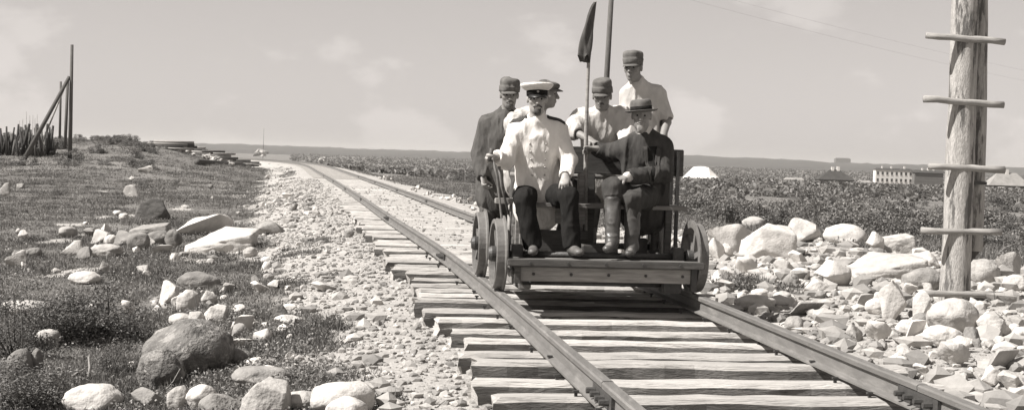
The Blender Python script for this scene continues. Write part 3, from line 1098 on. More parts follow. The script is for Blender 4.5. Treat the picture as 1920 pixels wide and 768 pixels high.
def grass(name, n, ysr, angr, hgt, label, gmax=0.45, dmin=1.5, nb=7, clump=True):
    yy = np.exp(rng.uniform(math.log(ysr[0]), math.log(ysr[1]), n * 3))
    xx = yy * rng.uniform(angr[0], angr[1], n * 3)
    d = np.abs(dlat(xx, yy))
    g = gravel(xx, yy)
    dens = fbm(xx * 0.8, yy * 0.8, 51.0)
    ok = (g + rng.uniform(-0.25, 0.25, len(xx)) < gmax) & (d > dmin) & (dens + rng.uniform(-0.5, 0.5, len(xx)) > -0.35)
    xx, yy, dens = xx[ok][:n], yy[ok][:n], dens[ok][:n]
    n = len(xx)
    sc_ = (1 + yy / 28)
    h = rng.uniform(hgt[0], hgt[1], n) * np.clip(1 + 0.9 * dens, 0.5, 1.9) * sc_ ** 0.55
    zz = T(xx, yy)
    bx = xx[:, None] + rng.normal(0, 0.035, (n, nb)) * sc_[:, None]
    by = yy[:, None] + rng.normal(0, 0.035, (n, nb)) * sc_[:, None]
    a = rng.uniform(0, 6.28, (n, nb))
    lean = rng.uniform(0.15, 0.95, (n, nb))
    bh = h[:, None] * rng.uniform(0.5, 1.15, (n, nb))
    wd = 0.0045 * sc_[:, None] ** 0.9 * rng.uniform(0.8, 1.7, (n, nb))
    pa = rng.uniform(0, 6.28, (n, nb))
    z0 = np.repeat(zz[:, None] - 0.01, nb, 1)
    v0 = np.stack([bx - np.cos(pa) * wd, by - np.sin(pa) * wd, z0], -1)
    v1 = np.stack([bx + np.cos(pa) * wd, by + np.sin(pa) * wd, z0], -1)
    v2 = np.stack([bx + np.cos(a) * lean * bh, by + np.sin(a) * lean * bh, z0 + bh * np.sqrt(np.maximum(1 - 0.6 * lean ** 2, 0.2))], -1)
    V = np.stack([v0, v1, v2], 2).reshape(-1, 3)
    me = mesh_np(name, V, np.arange(len(V)).reshape(-1, 3), False)
    tone = np.clip(0.42 + 0.35 * dens[:, None] * -1 + rng.normal(0, 0.22, (n, nb)), 0, 1)
    vattr(me, 'tone', np.repeat(tone.ravel(), 3))
    o = link(name, me, 'grass')
    tag(o, label, 'grass', kind='stuff')


grass('left_field_grass', 52000, (5.5, 112), (-0.42, -0.02), (0.018, 0.065), 'short dark tundra grass over the left field')
grass('right_field_grass', 16000, (9, 75), (0.02, 0.42), (0.05, 0.13), 'rough grass and weeds right of the track', dmin=2.2)

# ------------------------------------------------------------------ shrubs


def leaf_cloud(rs, centers, radii, n, size, flat=0.8):
    """n rhombic leaves spread through ellipsoidal clumps; returns V, F, tone"""
    k = rs.integers(len(centers), size=n)
    u = rs.normal(size=(n, 3))
    u /= np.linalg.norm(u, axis=1)[:, None]
    r = rs.random(n) ** 0.42
    c = centers[k] + u * radii[k] * r[:, None]
    nrm = rs.normal(size=(n, 3)) + u * 0.6 + np.array([0, 0, 0.5])
    nrm /= np.linalg.norm(nrm, axis=1)[:, None]
    t = np.cross(nrm, rs.normal(size=(n, 3)))
    t /= np.linalg.norm(t, axis=1)[:, None]
    b = np.cross(nrm, t)
    s = size * rs.uniform(0.6, 1.35, (n, 1))
    V = np.stack([c - t * s, c - b * s * 0.5 + nrm * s * 0.12, c + t * s, c + b * s * 0.5 + nrm * s * 0.12], 1).reshape(-1, 3)
    F_ = np.arange(n * 4).reshape(-1, 4)
    tone = np.clip(rs.normal(0.48, 0.26, n), 0, 1)
    return V, F_, np.repeat(tone, 4)


def shrub_proto(seed, nleaf, size, spread=0.5, nclump=9, tall=1.0):
    rs = np.random.default_rng(seed)
    th = rs.uniform(0, 6.28, nclump)
    rd = spread * np.sqrt(rs.random(nclump))
    cz = rs.uniform(0.06, 0.85, nclump) * tall * (1 - 0.4 * (rd / spread) ** 2)
    C = np.stack([rd * np.cos(th), rd * np.sin(th), cz], 1)
    Rr = np.stack([rs.uniform(.14, .27, nclump), rs.uniform(.14, .27, nclump), rs.uniform(.12, .24, nclump)], 1)
    V, F_, tn = leaf_cloud(rs, C, Rr, nleaf, size)
    V[:, 2] = np.maximum(V[:, 2], 0.0)
    me = mesh_np('foliage', V, F_, False)
    vattr(me, 'tone', tn)
    bm = bmesh.new()
    random.seed(seed)
    for c in C:
        base = Vector((c[0] * 0.25, c[1] * 0.25, -0.05))
        mid = base.lerp(Vector(c), 0.55) + Vector((random.uniform(-.05, .05), random.uniform(-.05, .05), 0.03))
        bm_tube(bm, [base, mid, Vector(c) + Vector((0, 0, .1))], [0.012, 0.008, 0.003], 5)
    st = bpy.data.meshes.new('stems')
    bm.to_mesh(st)
    bm.free()
    st.materials.append(MS['twig'])
    return me, st


def shrub(name, label, group, p, s, proto, mat, rz, sz=None):
    me, st = proto
    key = (me.name, mat)
    if key not in SH:
        m2 = me.copy()
        m2.materials.append(MS[mat])
        SH[key] = m2
    e = empty(name, p, rz)
    e.scale = (s, s, sz or s)
    tag(e, label, 'shrub', group)
    f = bpy.data.objects.new('foliage', SH[key])
    COL.objects.link(f)
    f.parent = e
    g = bpy.data.objects.new('stems', st)
    COL.objects.link(g)
    g.parent = e
    return e


SH = {}
near_proto = [shrub_proto(300 + i, 5200, 0.019, 0.42, 20) for i in range(3)]
mid_proto = [shrub_proto(320 + i, 2400, 0.026, 0.5, 14) for i in range(5)]
far_proto = [shrub_proto(340 + i, 1500, 0.036, 0.55, 13) for i in range(5)]
random.seed(11)
p = on_ground(190, 630)
shrub('leafy_bush', 'dark leafy bush left of the two lichened boulders', None, p, 0.95, near_proto[0], 'leaf_dark', 0.4, 0.66)
p = on_ground(110, 640)
shrub('leafy_bush', 'lower leafy bush just left of the dark leafy one', None, p, 0.66, near_proto[1], 'leaf_dark', 1.4, 0.5)
p = on_ground(30, 665)
shrub('leafy_bush', 'thin leafy bush at the left edge above the grey boulders', None, p, 0.56, near_proto[2], 'leaf_dark', 2.4, 0.5)
p = on_ground(70, 762)
shrub('leafy_bush', 'leafy bush filling the bottom left corner', None, p, 0.60, near_proto[1], 'leaf', 3.4, 0.36)
p = on_ground(200, 705)
shrub('leafy_bush', 'small leafy bush over the dead branches before the lichened boulders', None, p, 0.30, near_proto[2], 'leaf', 0.1, 0.26)
p = on_ground(350, 515)
shrub('leafy_bush', 'low weedy bush below the largest flat white slab', None, p, 0.42, near_proto[0], 'leaf', 5.0, 0.26)
for px, py, s, lb in ((265, 352, 0.55, 'small dark bush in the left field above the dark upright boulder'), (112, 366, 0.45, 'small dark bush in the left field below the leaning pole'),
                      (330, 346, 0.38, 'smallest dark bush in the left field, right of the other two')):
    p = on_ground(px, py)
    shrub('low_bush', lb, None, p, s, mid_proto[0], 'leaf_dark', px, s * 0.7)
for px, py, s, lb in ((425, 282, 1.7, 'dark bush before the stone heaps at the bend'), (490, 292, 1.5, 'dark bush on the small stone heap right of the bend'),
                      (612, 303, 1.5, 'dark bush by the stone heap beyond the right rail')):
    p = on_ground(px, py)
    shrub('heap_bush', lb, None, p, s, far_proto[1], 'leaf_dark', px, s * 0.75)
# scrub right of the track: single shrubs near, one mass beyond
cnt = 0
tries = 0
while cnt < 280 and tries < 9000:
    tries += 1
    yv = math.exp(random.uniform(math.log(17), math.log(150)))
    xv = yv * random.uniform(-0.14, 0.44)
    dv = float(dlat(xv, yv))
    if dv < 8.6 + max(0, (26 - yv)) * 0.35 or any((xv - a) ** 2 + (yv + 0.9 - b) ** 2 < (c + 0.8) ** 2 for a, b, c in placed) or (xv / yv < 0.1 and yv < 30):
        continue
    if float(fbm(xv * 0.12, yv * 0.12, 61.0)) < -0.18:
        continue
    pz = Vector((xv, yv, Tz(xv, yv) - 0.03))
    s = random.uniform(0.8, 1.5) * (1 if yv < 50 else 1.3)
    hs = s * random.uniform(0.5, 1.0) * (1.0 if yv < 60 else 0.8)
    pro = random.choice(mid_proto) if yv < 40 else random.choice(far_proto)
    lm = random.choice(('leaf', 'leaf', 'leaf_dark'))
    lb = '%s %s willow shrub in the scrub, %s' % ('broad' if s > 1.25 else 'small', 'dark' if lm == 'leaf_dark' else 'leafy', near_phrase(*proj(pz), FARMARKS))
    shrub('willow_shrub', lb, 'willow scrub right of the track', pz, s, pro, lm, random.uniform(0, 6.28), hs)
    cnt += 1
cnt = 0
tries = 0
while cnt < 80 and tries < 5000:
    tries += 1
    yv = random.uniform(70, 112)
    xv = yv * random.uniform(-0.42, -0.25)
    pz = Vector((xv, yv, Tz(xv, yv) - 0.05))
    s = random.uniform(0.6, 1.3)
    lm = random.choice(('leaf', 'leaf_dark'))
    lb = '%s %s shrub on the far left rise, %s' % ('broad' if s > 0.95 else 'small', 'dark' if lm == 'leaf_dark' else 'leafy', near_phrase(*proj(pz), FARMARKS))
    shrub('willow_shrub', lb, 'shrubs on the left rise', pz, s, random.choice(far_proto), lm, random.uniform(0, 6.28), s * 0.6)
    cnt += 1


def far_scrub(name, n, ysr, angr, size, label, dmin):
    rs = np.random.default_rng(5)
    yy = np.exp(rs.uniform(math.log(ysr[0]), math.log(ysr[1]), n))
    xx = yy * rs.uniform(angr[0], angr[1], n)
    keep = (np.abs(dlat(xx, yy)) > dmin) & (fbm(xx * 0.02, yy * 0.02, 71.0) > -0.25)
    xx, yy = xx[keep], yy[keep]
    C = np.stack([xx, yy, T(xx, yy) + 0.35 * size * (yy / 100) ** 0.6], 1)
    Rr = np.ones((len(C), 3)) * np.array([0.9, 0.9, 0.5]) * (size * (yy / 100) ** 0.6 * rs.uniform(0.5, 1.2, len(yy)))[:, None]
    nl = 14
    k = np.repeat(np.arange(len(C)), nl)
    u = rs.normal(size=(len(k), 3))
    u /= np.linalg.norm(u, axis=1)[:, None]
    c = C[k] + u * Rr[k] * (rs.random(len(k)) ** 0.4)[:, None]
    nr = rs.normal(size=(len(k), 3)) + np.array([0, 0, 0.7])
    nr /= np.linalg.norm(nr, axis=1)[:, None]
    t = np.cross(nr, rs.normal(size=(len(k), 3)))
    t /= np.linalg.norm(t, axis=1)[:, None]
    b = np.cross(nr, t)
    s = Rr[k, :1] * 0.38
    V = np.stack([c - t * s, c - b * s * .6, c + t * s, c + b * s * .6], 1).reshape(-1, 3)
    me = mesh_np(name, V, np.arange(len(V)).reshape(-1, 4), False)
    vattr(me, 'tone', np.repeat(np.clip(rs.normal(.45, .2, len(k)), 0, 1), 4))
    o = link(name, me, 'leaf')
    tag(o, label, 'scrub', kind='stuff')


far_scrub('far_scrub', 15000, (110, 3000), (-0.16, 0.46), 0.6, 'far mass of low scrub reaching to the houses', 8)



def weeds(name, n, ysr, angr, size, label, gmax=0.5, dmin=2.0, nl=30):
    rs = np.random.default_rng(77)
    yy = np.exp(rs.uniform(math.log(ysr[0]), math.log(ysr[1]), n * 3))
    xx = yy * rs.uniform(angr[0], angr[1], n * 3)
    keep = (np.abs(dlat(xx, yy)) > dmin) & (gravel(xx, yy) + rs.uniform(-.2, .2, len(xx)) < gmax) & (fbm(xx * 1.1, yy * 1.1, 81.0) + rs.uniform(-.4, .4, len(xx)) > 0.0)
    xx, yy = xx[keep][:n], yy[keep][:n]
    sz = size * rs.uniform(0.5, 1.4, len(xx)) * (1 + yy / 30) ** 0.6
    k = np.repeat(np.arange(len(xx)), nl)
    u = rs.normal(size=(len(k), 3))
    u /= np.linalg.norm(u, axis=1)[:, None]
    c = np.stack([xx, yy, T(xx, yy) + sz * 0.35], 1)[k] + u * (sz[k] * rs.random(len(k)) ** .45)[:, None] * np.array([1.3, 1.3, .6])
    nr = rs.normal(size=(len(k), 3)) + np.array([0, 0, 0.8])
    nr /= np.linalg.norm(nr, axis=1)[:, None]
    t = np.cross(nr, rs.normal(size=(len(k), 3)))
    t /= np.linalg.norm(t, axis=1)[:, None]
    b = np.cross(nr, t)
    s_ = (sz[k] * rs.uniform(.09, .19, len(k)))[:, None]
    V = np.stack([c - t * s_, c - b * s_ * .5, c + t * s_, c + b * s_ * .5], 1).reshape(-1, 3)
    me = mesh_np(name, V, np.arange(len(V)).reshape(-1, 4), False)
    vattr(me, 'tone', np.repeat(np.clip(rs.normal(.5, .25, len(k)), 0, 1), 4))
    tag(link(name, me, 'leaf'), label, 'weeds', kind='stuff')


weeds('left_field_weeds', 5600, (6, 112), (-0.42, -0.03), 0.062, 'low leafy weeds and dwarf shrubs over the left field')
weeds('right_field_weeds', 2600, (8, 45), (0.05, 0.42), 0.10, 'low leafy weeds between the stones right of the track', 0.6)

# ------------------------------------------------------------------ dead twigs and branches in the left foreground
for k, (a, b, r, lb) in enumerate((((118, 722), (160, 690), 0.012, 'dead branch lying flat under the dark leafy bush'),
                                   ((165, 720), (166, 668), 0.011, 'pale upright dead stake before the dark leafy bush'),
                                   ((190, 640), (212, 668), 0.012, 'pale dead branch lying right of the dark leafy bush'))):
    pa, pb = on_ground(*a), W(b[0], b[1], on_ground(*a).y + 0.1)
    o = tube('dead_branch', [pa + Vector((0, 0, .01)), (pa + pb) / 2 + Vector((.01, 0, .02)), pb], [r, r * .9, r * .6], 'dead_wood', None, 7, 0.15)
    tag(o, lb, 'branch')
for k, (a, b, lb) in enumerate((((98, 760), (118, 680), 'thin bent dead stalk rising in the bottom left corner'), ((305, 738), (338, 690), 'thin pale stalk leaning before the smaller lichened boulder'),
                                ((372, 600), (362, 545), 'thin dark twig standing by the white cubic stone'), ((262, 560), (300, 500), 'thin dark twig slanting in the grass below the slabs'),
                                ((40, 690), (38, 570), 'thin upright twig at the left edge, taller of two'), ((12, 690), (8, 590), 'thin upright twig at the very left edge'))):
    pa = on_ground(*a)
    pb = W(b[0], b[1], pa.y + 0.05)
    o = tube('twig', [pa, pa.lerp(pb, .5) + Vector((.012, 0, 0)), pb], [.005, .004, .0025], 'dead_wood' if k < 2 else 'twig', None, 5)
    tag(o, lb, 'twig')
# ------------------------------------------------------------------ stepped post on the right
PY = 13.5
base = W(1790, 545, PY)
gz = Tz(base.x, base.y)
post = empty('stepped_post', (base.x, base.y, gz))
tag(post, 'thick debarked timber post with short rungs standing among the boulders', 'post')


def wchild(o, par):
    o.parent = par
    o.matrix_parent_inverse = Matrix.Translation(par.location).inverted()
    return o


def rough_trunk(name, pts, radii, mat, seg=18, seed=0, hew=0.0):
    bm = bmesh.new()
    n = 40
    P = [Vector(p) for p in pts]
    rings = []
    for i in range(n + 1):
        f = i / n * (len(P) - 1)
        k = min(int(f), len(P) - 2)
        c = P[k].lerp(P[k + 1], f - k)
        r = radii[k] * (1 - (f - k)) + radii[k + 1] * (f - k)
        ring = []
        for j in range(seg):
            a = j * 2 * math.pi / seg
            rr = r * (1 + 0.05 * float(noise3(math.cos(a) * 1.5 + seed, math.sin(a) * 1.5, i * 0.22)) + 0.02 * float(noise3(math.cos(a) * 4 + seed, math.sin(a) * 4, i * 0.9)))
            ring.append(bm.verts.new(c + Vector((math.cos(a) * rr, math.sin(a) * rr, 0))))
        rings.append(ring)
    for i in range(n):
        for j in range(seg):
            bm.faces.new((rings[i][j], rings[i][(j + 1) % seg], rings[i + 1][(j + 1) % seg], rings[i + 1][j]))
    bm.faces.new(rings[0][::-1])
    bm.faces.new(rings[-1])
    return bm_obj(name, bm, mat, None, True)


top = W(1812, -60, PY)
b0 = Vector((base.x, base.y, gz - 0.25))
wchild(rough_trunk('trunk', [b0, W(1800, 320, PY), top], [0.145, 0.137, 0.126], 'wood_pale', 20, 3), post)
wchild(rough_trunk('rear_trunk', [W(1826, 470, PY + 0.14), W(1834, 220, PY + 0.14), W(1836, -60, PY + 0.14)], [0.085, 0.085, 0.085], 'wood_pale', 14, 9), post)
bm = bmesh.new()
a_, b_, c_ = W(1812, 455, PY + 0.10), W(1852, 452, PY + 0.10), W(1818, 495, PY + 0.10)
vv = [bm.verts.new(q + Vector((0, dy, 0))) for dy in (0, 0.07) for q in (a_, b_, c_)]
for f in ((0, 2, 1), (3, 4, 5), (0, 1, 4, 3), (1, 2, 5, 4), (2, 0, 3, 5)):
    bm.faces.new([vv[i] for i in f])
wchild(bm_obj('bracket', bm, 'wood_grey'), post)
for (xa, ya, xb, yb, r) in ((1737, 67, 1884, 78, .034), (1732, 185, 1882, 197, .034), (1741, 311, 1884, 318, .033), (1727, 432, 1878, 435, .033), (1727, 549, 1867, 552, .034)):
    pa, pb = W(xa, ya, PY - 0.118), W(xb, yb, PY - 0.118)
    mid = (pa + pb) / 2
    L = (pb - pa).length
    bm = bmesh.new()
    bm_tube(bm, [Vector((-L / 2 + L * i / 6, random.uniform(-.004, .004), random.uniform(-.005, .005))) for i in range(7)], [r * random.uniform(.9, 1.05) for _ in range(7)], 9, 0.10)
    o = bm_obj('rung', bm, 'wood_rung', None, True)
    o.location = mid
    o.rotation_euler = (0, -math.asin((pb - pa).z / L), 0)
    wchild(o, post)
pa, pb = W(1804, 342, PY - 0.06), W(1847, 341, PY + 0.0)
wchild(box('strap', pa.x, pb.x, pa.y + 0.0, pa.y + 0.26, pa.z - 0.015, pa.z + 0.015, 'iron', None, 0.003), post)

# ------------------------------------------------------------------ telegraph poles and leaning brace on the left


def pole(name, pts, radii, label, mat='wood_grey', group=None, cat='pole'):
    o = tube(name, pts, radii, mat, None, 10, 0.03)
    tag(o, label, cat, group)
    return o


YP = 74.0
g0 = on_ground(131, 300)
YP = g0.y
pole('telegraph_pole', [g0 + Vector((0, 0, -0.3)), W(135, 84, YP)], [0.125, 0.085], 'tallest grey telegraph pole in the left field')
pole('pole_brace', [W(45, 293, YP - 1.5) + Vector((0, 0, -0.2)), W(130, 144, YP)], [0.13, 0.10], 'thick log leaning as a brace against the tallest telegraph pole', cat='brace')
pole('telegraph_pole', [W(121, 290, YP + 8) + Vector((0, 0, -.6)), W(127, 150, YP + 8)], [0.11, 0.09], 'short grey pole right behind the tallest telegraph pole')
pole('telegraph_pole', [W(112, 262, YP + 25) + Vector((0, 0, -.8)), W(114, 153, YP + 25)], [0.10, 0.08], 'thinnest grey pole at the back between brace and tallest pole')
pole('pole_brace', [W(80, 250, YP + 9) + Vector((0, 0, -.5)), W(126, 152, YP + 9)], [0.06, 0.05], 'thin pale pole leaning behind the thick brace', 'wood_pale', cat='brace')
gm = on_ground(1136, 345)
pole('telegraph_pole', [Vector((W(1128, 372, 52).x, 52, Tz(W(1128, 372, 52).x, 52) - .3)), W(1138, 140, 52), W(1150, -70, 52)], [0.12, 0.105, 0.09],
     'telegraph pole rising behind the cap of the leaning man')
pole('distant_mast', [W(493, 292, 260) + Vector((0, 0, -1)), W(495, 240, 260)], [0.04, 0.025], 'hair-thin far mast on the horizon above the bend')
for k, (ya, yb) in enumerate(((-62, 196), (-40, 214))):
    pa, pb = W(1149, ya, 52), W(2300, yb, 95)
    pts = [pa.lerp(pb, i / 16) - Vector((0, 0, 1.2 * (i / 16) * (1 - i / 16) * 2)) for i in range(17)]
    o = tube('telegraph_wire', pts, 0.0022, 'wood_grey', None, 5)
    tag(o, ('upper' if k == 0 else 'lower') + ' of the two faint telegraph wires crossing the sky at right', 'wire')
# stakes leaning in a bundle at the far left
random.seed(21)
for i in range(60):
    px = -6 + i * 1.75 + random.uniform(-1, 1)
    Yk = YP + 2 + random.uniform(-1.0, 2.5)
    bz = W(px + random.uniform(-3, 3), 285 + random.uniform(-4, 5), Yk)
    tp = W(px + random.uniform(-13, 15), random.uniform(232, 268), Yk + random.uniform(0, 0.6))
    bz.z = min(bz.z, Tz(bz.x, bz.y) - 0.05)
    o = tube('stake', [bz, tp], [random.uniform(.06, .10), random.uniform(.045, .075)], random.choice(('stake', 'stake', 'wood_grey')), None, 6, 0.1)
    tag(o, 'dark stake in the bundle of short stakes at the far left', 'stake', 'bundle of stakes at the far left')
for i in range(9):
    px = 38 + i * 4 + random.uniform(-1.5, 1.5)
    Yk = YP + 4
    bz = W(px, 282, Yk)
    bz.z = min(bz.z, Tz(bz.x, bz.y) - 0.05)
    o = tube('tall_stick', [bz, W(px + random.uniform(-3, 4), random.uniform(204, 232), Yk)], [0.022, 0.014], 'dead_wood', None, 6)
    tag(o, 'thin tall stick rising above the bundle of stakes', 'stick', 'tall sticks above the stakes')
# dark log at the bend
pa, pb = on_ground(370, 309), on_ground(458, 313)
o = tube('fallen_log', [pa + Vector((0, 0, .16)), (pa + pb) / 2 + Vector((0, 0, .15)), pb + Vector((0, 0, .12))], [0.20, 0.19, 0.15], 'wood_grey', None, 12, 0.06)
tag(o, 'dark fallen log lying across the grass below the bend', 'log')
# stone heaps near the bend: one thing each, its stones are parts
for (px, py, n, sp, lb) in ((400, 284, 24, 30, 'loose heap of pale stones beside the track bend'),
                            (492, 291, 12, 12, 'small stone heap under the thin far mast'),
                            (325, 280, 24, 44, 'long low heap of stones on the rise left of the bend'),
                            (605, 304, 7, 9, 'small heap of stones beyond the right rail at the bend')):
    c0 = W(px, py, 94) if px < 450 else on_ground(px, py)
    hp = empty('stone_heap', (c0.x, c0.y, Tz(c0.x, c0.y)))
    tag(hp, lb, 'stone heap')
    for i in range(n):
        qx = px + rng.normal(0, sp * 0.5)
        p = W(qx, py, 94 + rng.uniform(-2, 2)) if px < 450 else on_ground(qx, py + rng.uniform(-3, 2))
        p.z = Tz(p.x, p.y)
        p.z += rng.uniform(0, 0.4) * math.exp(-((qx - px) / (sp * .5)) ** 2)
        o = stone(qx, py, rng.uniform(7, 16), rng.uniform(5, 10), 'ang', 'pale' if rng.random() < .7 else 'grey', None, None, var=int(rng.integers(16)), rz=rng.uniform(0, 6), name='stone', at=p)
        del o['category']
        wchild(o, hp)


def log_pile(px, Yp, n, L, label):
    c = W(px, 280, Yp)
    e = empty('log_pile', (c.x, c.y, Tz(c.x, c.y)))
    tag(e, label, 'log pile', 'log piles near the bend')
    e.rotation_euler.z = random.uniform(-.6, .6)
    r = 0.085
    k = 0
    row = n
    lev = 0
    while row > 0:
        for i in range(row):
            yy = (i - (row - 1) / 2) * r * 2.05
            zz = r + lev * r * 1.75
            dx = random.uniform(-.5, .5)
            tube('log', [(-L / 2 + dx, yy, zz), (L / 2 + dx, yy + random.uniform(-.05, .05), zz)], [r * random.uniform(.85, 1.0), r * random.uniform(.7, .95)], random.choice(('dead_wood', 'wood_grey', 'wood_rung')), e, 8, .05)
        row -= 1
        lev += 1


random.seed(5)
log_pile(318, 92, 4, 2.6, 'longest low pile of logs on the rise left of the bend')
log_pile(412, 100, 5, 1.7, 'taller pile of logs right of the stone heap at the bend')
log_pile(372, 104, 4, 2.0, 'pile of logs among the stones at the left of the bend')
log_pile(462, 122, 4, 1.6, 'small pile of logs closest to the vanishing track')

# ------------------------------------------------------------------ distant houses


def prism_roof(bm, x0, x1, y0, y1, z0, z1, hip=0.0, ov=0.4):
    x0 -= ov; x1 += ov; y0 -= ov; y1 += ov
    ym = (y0 + y1) / 2
    v = [bm.verts.new(c) for c in ((x0, y0, z0), (x1, y0, z0), (x1, y1, z0), (x0, y1, z0), (x0 + hip, ym, z1), (x1 - hip, ym, z1))]
    for f in ((0, 1, 5, 4), (2, 3, 4, 5), (3, 0, 4), (1, 2, 5), (3, 2, 1, 0)):
        bm.faces.new([v[i] for i in f])


def house(name, label, px, py, Yh, wpx, hpx, roofpx, mats, hip=0.0, wins=None, chim=(), dep=0.6, rz=0.0, ov=0.4):
    c = W(px, py, Yh)
    g = Tz(c.x, c.y)
    s = Yh / F_PX
    wm, hm, rm = wpx * s, hpx * s, roofpx * s
    e = empty(name, (c.x, c.y, min(g, c.z)), rz)
    tag(e, label, 'house')
    z0 = c.z - min(g, c.z)
    d = wm * dep
    box('wall', -wm / 2, wm / 2, 0, d, -0.3, z0 + hm, mats[0], e, 0)
    bm = bmesh.new()
    prism_roof(bm, -wm / 2, wm / 2, 0, d, z0 + hm + 0.01, z0 + hm + rm, hip * wm, ov)
    r = bm_obj('roof', bm, mats[1], e)
    for cx, cw, ch in chim:
        zz = z0 + hm + rm
        k = box('chimney', cx * wm - cw / 2, cx * wm + cw / 2, d / 2 - cw / 2, d / 2 + cw / 2, zz - 1.0, zz + ch, 'wall_white', e, 0)
        k.parent = r
    if wins:
        nx, nz_, ww, wh = wins
        for iz in range(nz_):
            for ix in range(nx):
                x = -wm / 2 + wm * (ix + 0.5) / nx
                zc = z0 + hm * (iz + 0.5) / nz_
                wn = box('window', x - ww / 2, x + ww / 2, -0.06, 0.02, zc - wh / 2, zc + wh / 2, 'window', e, 0)
                box('sill', x - ww * .6, x + ww * .6, -0.16, -0.005, zc - wh / 2 - .16, zc - wh / 2 - 0.004, 'wall_white', wn, 0)
    return e


house('long_white_house', 'long white two-storey house with two rows of windows', 1676, 344, 760, 70, 25, 3.5, ('wall_white', 'roof_dark'), 0.06, (8, 2, 1.1, 1.7), ((-.3, .8, 1.0), (-.05, .8, 1.0), (.3, .8, 1.2)), 0.25, 0.0, 0.3)
house('dark_barn', 'dark flat-roofed building joined to the right of the long white house', 1741, 350, 745, 54, 26, 5, ('wall_dark', 'roof_dark'), 0.0, None, ((-.2, .8, 1.0), (.0, .8, 1.2), (.2, .8, 1.0)), 0.3, 0.0, 0.6)
house('dark_house', 'dark house with a steep hipped roof and two pale chimneys', 1568, 348, 520, 66, 11, 19, ('wall_dark', 'roof_dark'), 0.40, (4, 1, .8, 1.0), ((-.06, 1.0, 1.0), (.10, 1.0, 1.2)), 0.55)
house('white_hut', 'small white hut in the scrub left of the dark hipped house', 1490, 345, 480, 32, 8, 4, ('wall_white', 'roof_pale'), 0.1, None, (), 0.6)
house('pale_roofed_house', 'house with a pale hipped roof at the right edge behind the post', 1893, 362, 420, 76, 14, 24, ('wall_dark', 'roof_pale'), 0.30, (5, 1, .8, 1.0), ((.0, .9, 1.0),), 0.5)
house('white_shed', 'small white shed below the pale roofed house', 1876, 362, 400, 22, 9, 3, ('wall_white', 'roof_pale'), 0.1, None, (), 0.6)
house('grey_cottage', 'low grey cottage roof between the dark hipped house and the long white one', 1622, 348, 600, 26, 5, 5, ('wall_white', 'roof_pale'), 0.2, None, (), 0.6)
house('far_hall', 'far tall building breaking the horizon right of the handcar', 1581, 304, 5200, 28, 6, 2, ('wall_dark', 'roof_dark'), 0.1, (6, 1, 2.0, 3.0), ((-.35, 3.0, 2.5),), 0.5)
# white canvas tent
c = W(1319, 336, 300)
s = 300 / F_PX
te = bmesh.new()
N_ = 28
L_, H_ = 74 * s, 24 * s
rows = []
for i, (fx, fz) in enumerate(((-.5, 0), (-.36, .50), (-.22, .93), (-.10, .99), (.06, 1.0), (.17, .93), (.34, .46), (.5, 0))):
    row = []
    for j in range(9):
        v = (j / 8 - .5) * 2
        row.append(te.verts.new((fx * L_, v * 3.2 + 3.2, -0.3 + (H_ * fz + .3) * max(0, 1 - abs(v) ** 1.6) + (0.05 if j % 2 else 0))))
    rows.append(row)
for i in range(len(rows) - 1):
    for j in range(8):
        te.faces.new((rows[i][j], rows[i + 1][j], rows[i + 1][j + 1], rows[i][j + 1]))
o = bm_obj('canvas_tent', te, 'canvas')
o.location = c
tag(o, 'large white canvas tent in the scrub right of the handcar', 'tent')
# ------------------------------------------------------------------ handcar
CY = 11.2
cs = float(XS(CY))
CTH = math.atan(-cs)
CM = Matrix.Translation((float(XC(CY)), CY, 0)) @ Matrix.Rotation(CTH, 4, 'Z')
CMI = CM.inverted()
cart = empty('rail_handcar', (float(XC(CY)), CY, 0), CTH)
tag(cart, 'wooden railway handcar with a front bench and spoked iron wheels', 'handcar')


def CL(px, py, Y):
    return CMI @ W(px, py, Y)


RZ = 0.142                                            # top of rail
WR = 0.277


def lathe_x(bm, prof, seg=40):
    """prof: (x, r) pairs turned about the x axis"""
    rings = []
    for x, r in prof:
        rings.append([bm.verts.new((x, math.cos(2 * math.pi * k / seg) * r, math.sin(2 * math.pi * k / seg) * r)) for k in range(seg)])
    n = len(prof)
    for i in range(n):
        for k in range(seg):
            a, b = rings[i], rings[(i + 1) % n]
            bm.faces.new((a[k], a[(k + 1) % seg], b[(k + 1) % seg], b[k]))


_bm = bmesh.new()
lathe_x(_bm, [(-.048, .246), (-.050, .272), (-.044, .278), (.014, .281), (.020, .288), (.024, .308), (.036, .308), (.038, .285), (.036, .246)])
bmesh.ops.recalc_face_normals(_bm, faces=_bm.faces[:])
tyre_me = bpy.data.meshes.new('wheel')
_bm.to_mesh(tyre_me)
_bm.free()
tyre_me.materials.append(MS['iron_worn'])
_bm = bmesh.new()
lathe_x(_bm, [(-.085, .0), (-.085, .045), (-.06, .062), (.06, .062), (.08, .05), (.08, 0)], 20)
hub_me = bpy.data.meshes.new('hub')
_bm.to_mesh(_bm and hub_me)
_bm.free()
hub_me.materials.append(MS['iron'])
_bm = bmesh.new()
bm_box(_bm, -.022, .016, -.022, .022, .055, .250)
spoke_me = bpy.data.meshes.new('spoke')
_bm.to_mesh(spoke_me)
_bm.free()
spoke_me.materials.append(MS['iron_worn'])
